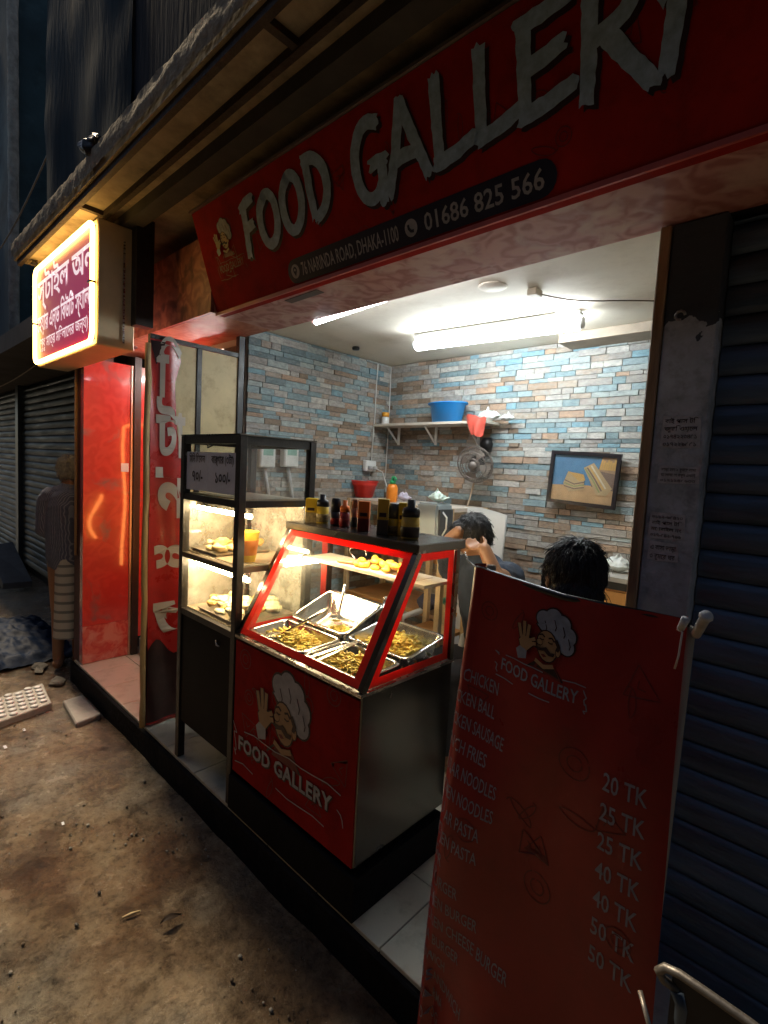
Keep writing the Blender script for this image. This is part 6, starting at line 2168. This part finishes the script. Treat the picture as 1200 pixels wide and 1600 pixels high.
# bent metal rail of a folding stand, lower right corner
fs_ = thing('folding_stand', 'dark folding stand with a bent pale metal rail at the bottom right corner', 'stand', (-0.02, 0.62, 0))
rail = M('pale_rail', (0.20, 0.19, 0.18), 0.45, 0.7, 0.25, 20, 0.2, 50)
y = 0.62
r0 = [at(1058, 1546, 1, y + 0.01), at(1036, 1530, 1, y + 0.004), at(1029, 1517, 1, y), at(1040, 1512, 1, y), at(1062, 1522, 1, y), at(1110, 1555, 1, y), at(1170, 1597, 1, y), at(1260, 1665, 1, y)]
part('top_rail', MB().tube(r0, 0.005, 8), rail, fs_, True)
hi = r0[-1]
part('leg', MB().tube([r0[0], at(1066, 1570, 1, y + 0.012), V((r0[0].x - 0.0, y + 0.05, 0.55)), V((r0[0].x - 0.01, y + 0.1, 0.0))], 0.008, 8), M('rail_blue', (0.10, 0.14, 0.20), 0.4, 0.6), fs_, True)
part('leg', MB().tube([hi, V((hi.x + 0.02, y, 0.5)), V((hi.x + 0.03, y + 0.02, 0.0))], 0.008, 8), rail, fs_, True)
mb = MB().hexa([V((r0[2].x + 0.012, y + 0.004, 0.3)), V((hi.x, y + 0.004, 0.3)), V((hi.x, y + 0.010, 0.3)), V((r0[2].x + 0.012, y + 0.010, 0.3))],
               [r0[3] + V((0.006, 0.008, -0.006)), hi + V((0, 0.008, -0.002)), hi + V((0, 0.014, -0.002)), r0[3] + V((0.006, 0.014, -0.006))])
part('dark_sheet', mb, M('stand_sheet', (0.012, 0.013, 0.018), 0.5), fs_)
part('thin_leg', MB().tube([at(1000, 1548, 1, 0.72), at(1014, 1600, 1, 0.70), V((-0.13, 0.66, 0.0))], 0.0035, 6), rail, fs_, True)

# =================================================================== STREET CLUTTER
ck = thing('checkered_slab', 'pale studded concrete slab lying in the street at the left', 'slab', (-3.6, 0.75, 0.02))
slab_a, slab_b = V((-3.80, 0.60, 0)), V((-3.74, 0.935, 0))
U = V((0.33, -0.03, 0)).normalized()
Wd = V((-0.10, 0.34, 0)).normalized()
o_ = V((-3.83, 0.55, 0.012))
def sp_(u, v, z):
    return o_ + U * u + Wd * v + V((0, 0, z))
part('slab', MB().hexa([sp_(0, 0, -0.03), sp_(0.36, 0, -0.03), sp_(0.36, 0.36, -0.03), sp_(0, 0.36, -0.03)], [sp_(0, 0, 0.022), sp_(0.36, 0, 0.022), sp_(0.36, 0.36, 0.022), sp_(0, 0.36, 0.022)]), M('slab_pale', (0.30, 0.29, 0.27), 0.6, 0, 0.25, 20, 0.3, 60), ck, bev=0.005)
stud_m = M('slab_stud', (0.60, 0.62, 0.64), 0.5, 0, 0.2, 30)
for i in range(6):
    for k in range(6):
        u, v = 0.03 + i * 0.06 + (0.03 if k % 2 else 0) - 0.005, 0.03 + k * 0.058
        if u > 0.345:
            continue
        part('stud', MB().lathe([(0.023, 0.0225), (0.019, 0.031), (0.008, 0.033)], sp_(u, v, 0), 8), stud_m, ck, True)
solo('flat_stone', MB().hexa([(-3.60, 0.93, -0.02), (-3.22, 0.90, -0.02), (-3.25, 1.05, -0.02), (-3.62, 1.055, -0.02)], [(-3.59, 0.935, 0.022), (-3.23, 0.905, 0.026), (-3.25, 1.045, 0.026), (-3.61, 1.05, 0.022)]).jitter(0.014, 8),
     M('flat_stone', (0.22, 0.21, 0.195), 0.6, 0, 0.25, 10, 0.3, 40), 'grey flat stone slab against the kerb', 'stone', (-3.4, 0.98, 0.0), bev=0.006)
for px, py, sx, l in ((60, 1040, 0.10, 'pale broken stone piece at the foot of the walking man'), (88, 1062, 0.08, 'small dusty stone between the kerb corner and the studded slab')):
    c = at(px, py, 2, 0.02)
    solo('broken_stone', lump((c.x, c.y, 0.004), (sx, sx * 0.6, 0.016), px, 9, 6, 0.8).jitter(0.012, 18), M('mud_stone', (0.09, 0.08, 0.07), 0.8, 0, 0.4, 20, 0.5, 60), l, 'stone', (c.x, c.y, 0), group='broken stones')
# blue tarpaulin heap and leaning slab, far left
c = at(25, 1010, 2, 0.05)
mb = MB().grid(lambda a, b: V((c.x - 0.95 + 1.3 * a, c.y - 0.42 + 0.78 * b, max(0.0, 0.12 * math.sin(PI * a) ** 0.7 * math.sin(PI * b) ** 0.7 + 0.04 * abs(noise.noise(V((a * 9, b * 7, 0)))) + 0.03 * noise.noise(V((a * 22, b * 17, 3)))) + 0.003)), 50, 36)
solo('tarpaulin', mb, M('tarp_blue', (0.004, 0.016, 0.05), 0.6, 0, 0.3, 8, 0.2, 30, spec=0.12), 'crumpled wet blue tarpaulin on the ground at the far left', 'tarpaulin', (c.x, c.y, 0), smooth=True)
c = at(10, 925, 1, 1.35)
solo('leaning_board', MB().hexa([(c.x - 0.5, 1.22, 0.30), (c.x + 0.75, 1.18, 0.05), (c.x + 0.78, 1.45, 0.05), (c.x - 0.5, 1.5, 0.34)], [(c.x - 0.5, 1.23, 0.36), (c.x + 0.73, 1.19, 0.115), (c.x + 0.76, 1.46, 0.115), (c.x - 0.5, 1.51, 0.40)]),
     M('board_dark', (0.07, 0.085, 0.10), 0.6, 0, 0.3), 'dark sloping board in front of the far shutters', 'board', (c.x, 1.35, 0.05), bev=0.004)
# litter
random.seed(50)
def on_ground(px, py):
    c = at(px, py, 2, 0.0)
    return V((c.x, c.y, ground_z(c.x, c.y)))
a, b = on_ground(250, 1455), on_ground(284, 1436)
solo('dead_leaf', MB().grid(lambda u, v: a.lerp(b, u) + V((-(b - a).y, (b - a).x, 0)).normalized() * (v - 0.5) * 0.026 * math.sin(PI * min(max(u, 0.04), 0.97)) + V((0, 0, 0.020 + 0.010 * abs(v - 0.5) + 0.006 * math.sin(u * 4))), 12, 4),
     M('leaf_brown', (0.014, 0.008, 0.006), 0.6, 0, 0.3, 30, spec=0.2), 'dark curled dead leaf on the muddy street', 'leaf', a, smooth=True)
a, b = on_ground(191, 1436), on_ground(220, 1425)
solo('stick', MB().tube([a + V((0, 0, 0.006)), a.lerp(b, 0.5) + V((0, 0, 0.009)), b + V((0, 0, 0.006))], [0.004, 0.005, 0.003], 6), M('stick_pale', (0.42, 0.32, 0.18), 0.6), 'pale short stick on the muddy street', 'stick', a, smooth=True)
for i, (px, py, sz, mt_, l) in enumerate(((155, 1395, 0.009, b_blk, 'black pebble left of the pale stick'), (120, 1448, 0.010, b_blk, 'black crumb farther left of the pale stick'), (38, 1142, 0.012, paper, 'white paper scrap near the studded slab'),
                                          (8, 1168, 0.014, paper, 'white paper scrap at the left picture edge'), (226, 1222, 0.010, b_blk, 'black speck beside the kerb'), (98, 1287, 0.010, paper, 'tiny pale scrap in the muddy patch'))):
    p = on_ground(px, py)
    if mt_ is paper:
        mb = MB().grid(lambda u, v: p + V(((u - 0.5) * sz * 2.4, (v - 0.5) * sz, 0.004 + 0.003 * math.sin(u * 7 + i))), 4, 2)
        solo('paper_scrap', mb, paper, l, 'litter', p, group='litter on the street')
    else:
        solo('pebble', lump(p + V((0, 0, sz * 0.4)), (sz, sz * 0.7, sz * 0.5), i, 8, 6), mt_, l, 'pebble', p, group='litter on the street', smooth=True)
mb = MB()
for i in range(1700):
    x, y = rnd(-3.6, -0.3), rnd(0.0, 1.03)
    if noise.noise(V((x * 2.2, y * 2.2, 5))) < 0.0:
        continue
    r_ = 0.0012 + 0.0065 * rnd(0, 1) ** 3
    lm = lump((x, y, ground_z(x, y) + r_ * 0.3), (r_ * 1.3, r_, r_ * 0.7), i, 5, 3)
    mb.add(lm.v, lm.f, i % 2)
solo('grit', mb, [concrete, M('mud_dark', (0.05, 0.035, 0.022), 0.6)], 'loose grit and mud crumbs scattered on the street', 'grit', (-2, 0.5, 0), kind='stuff', smooth=True)
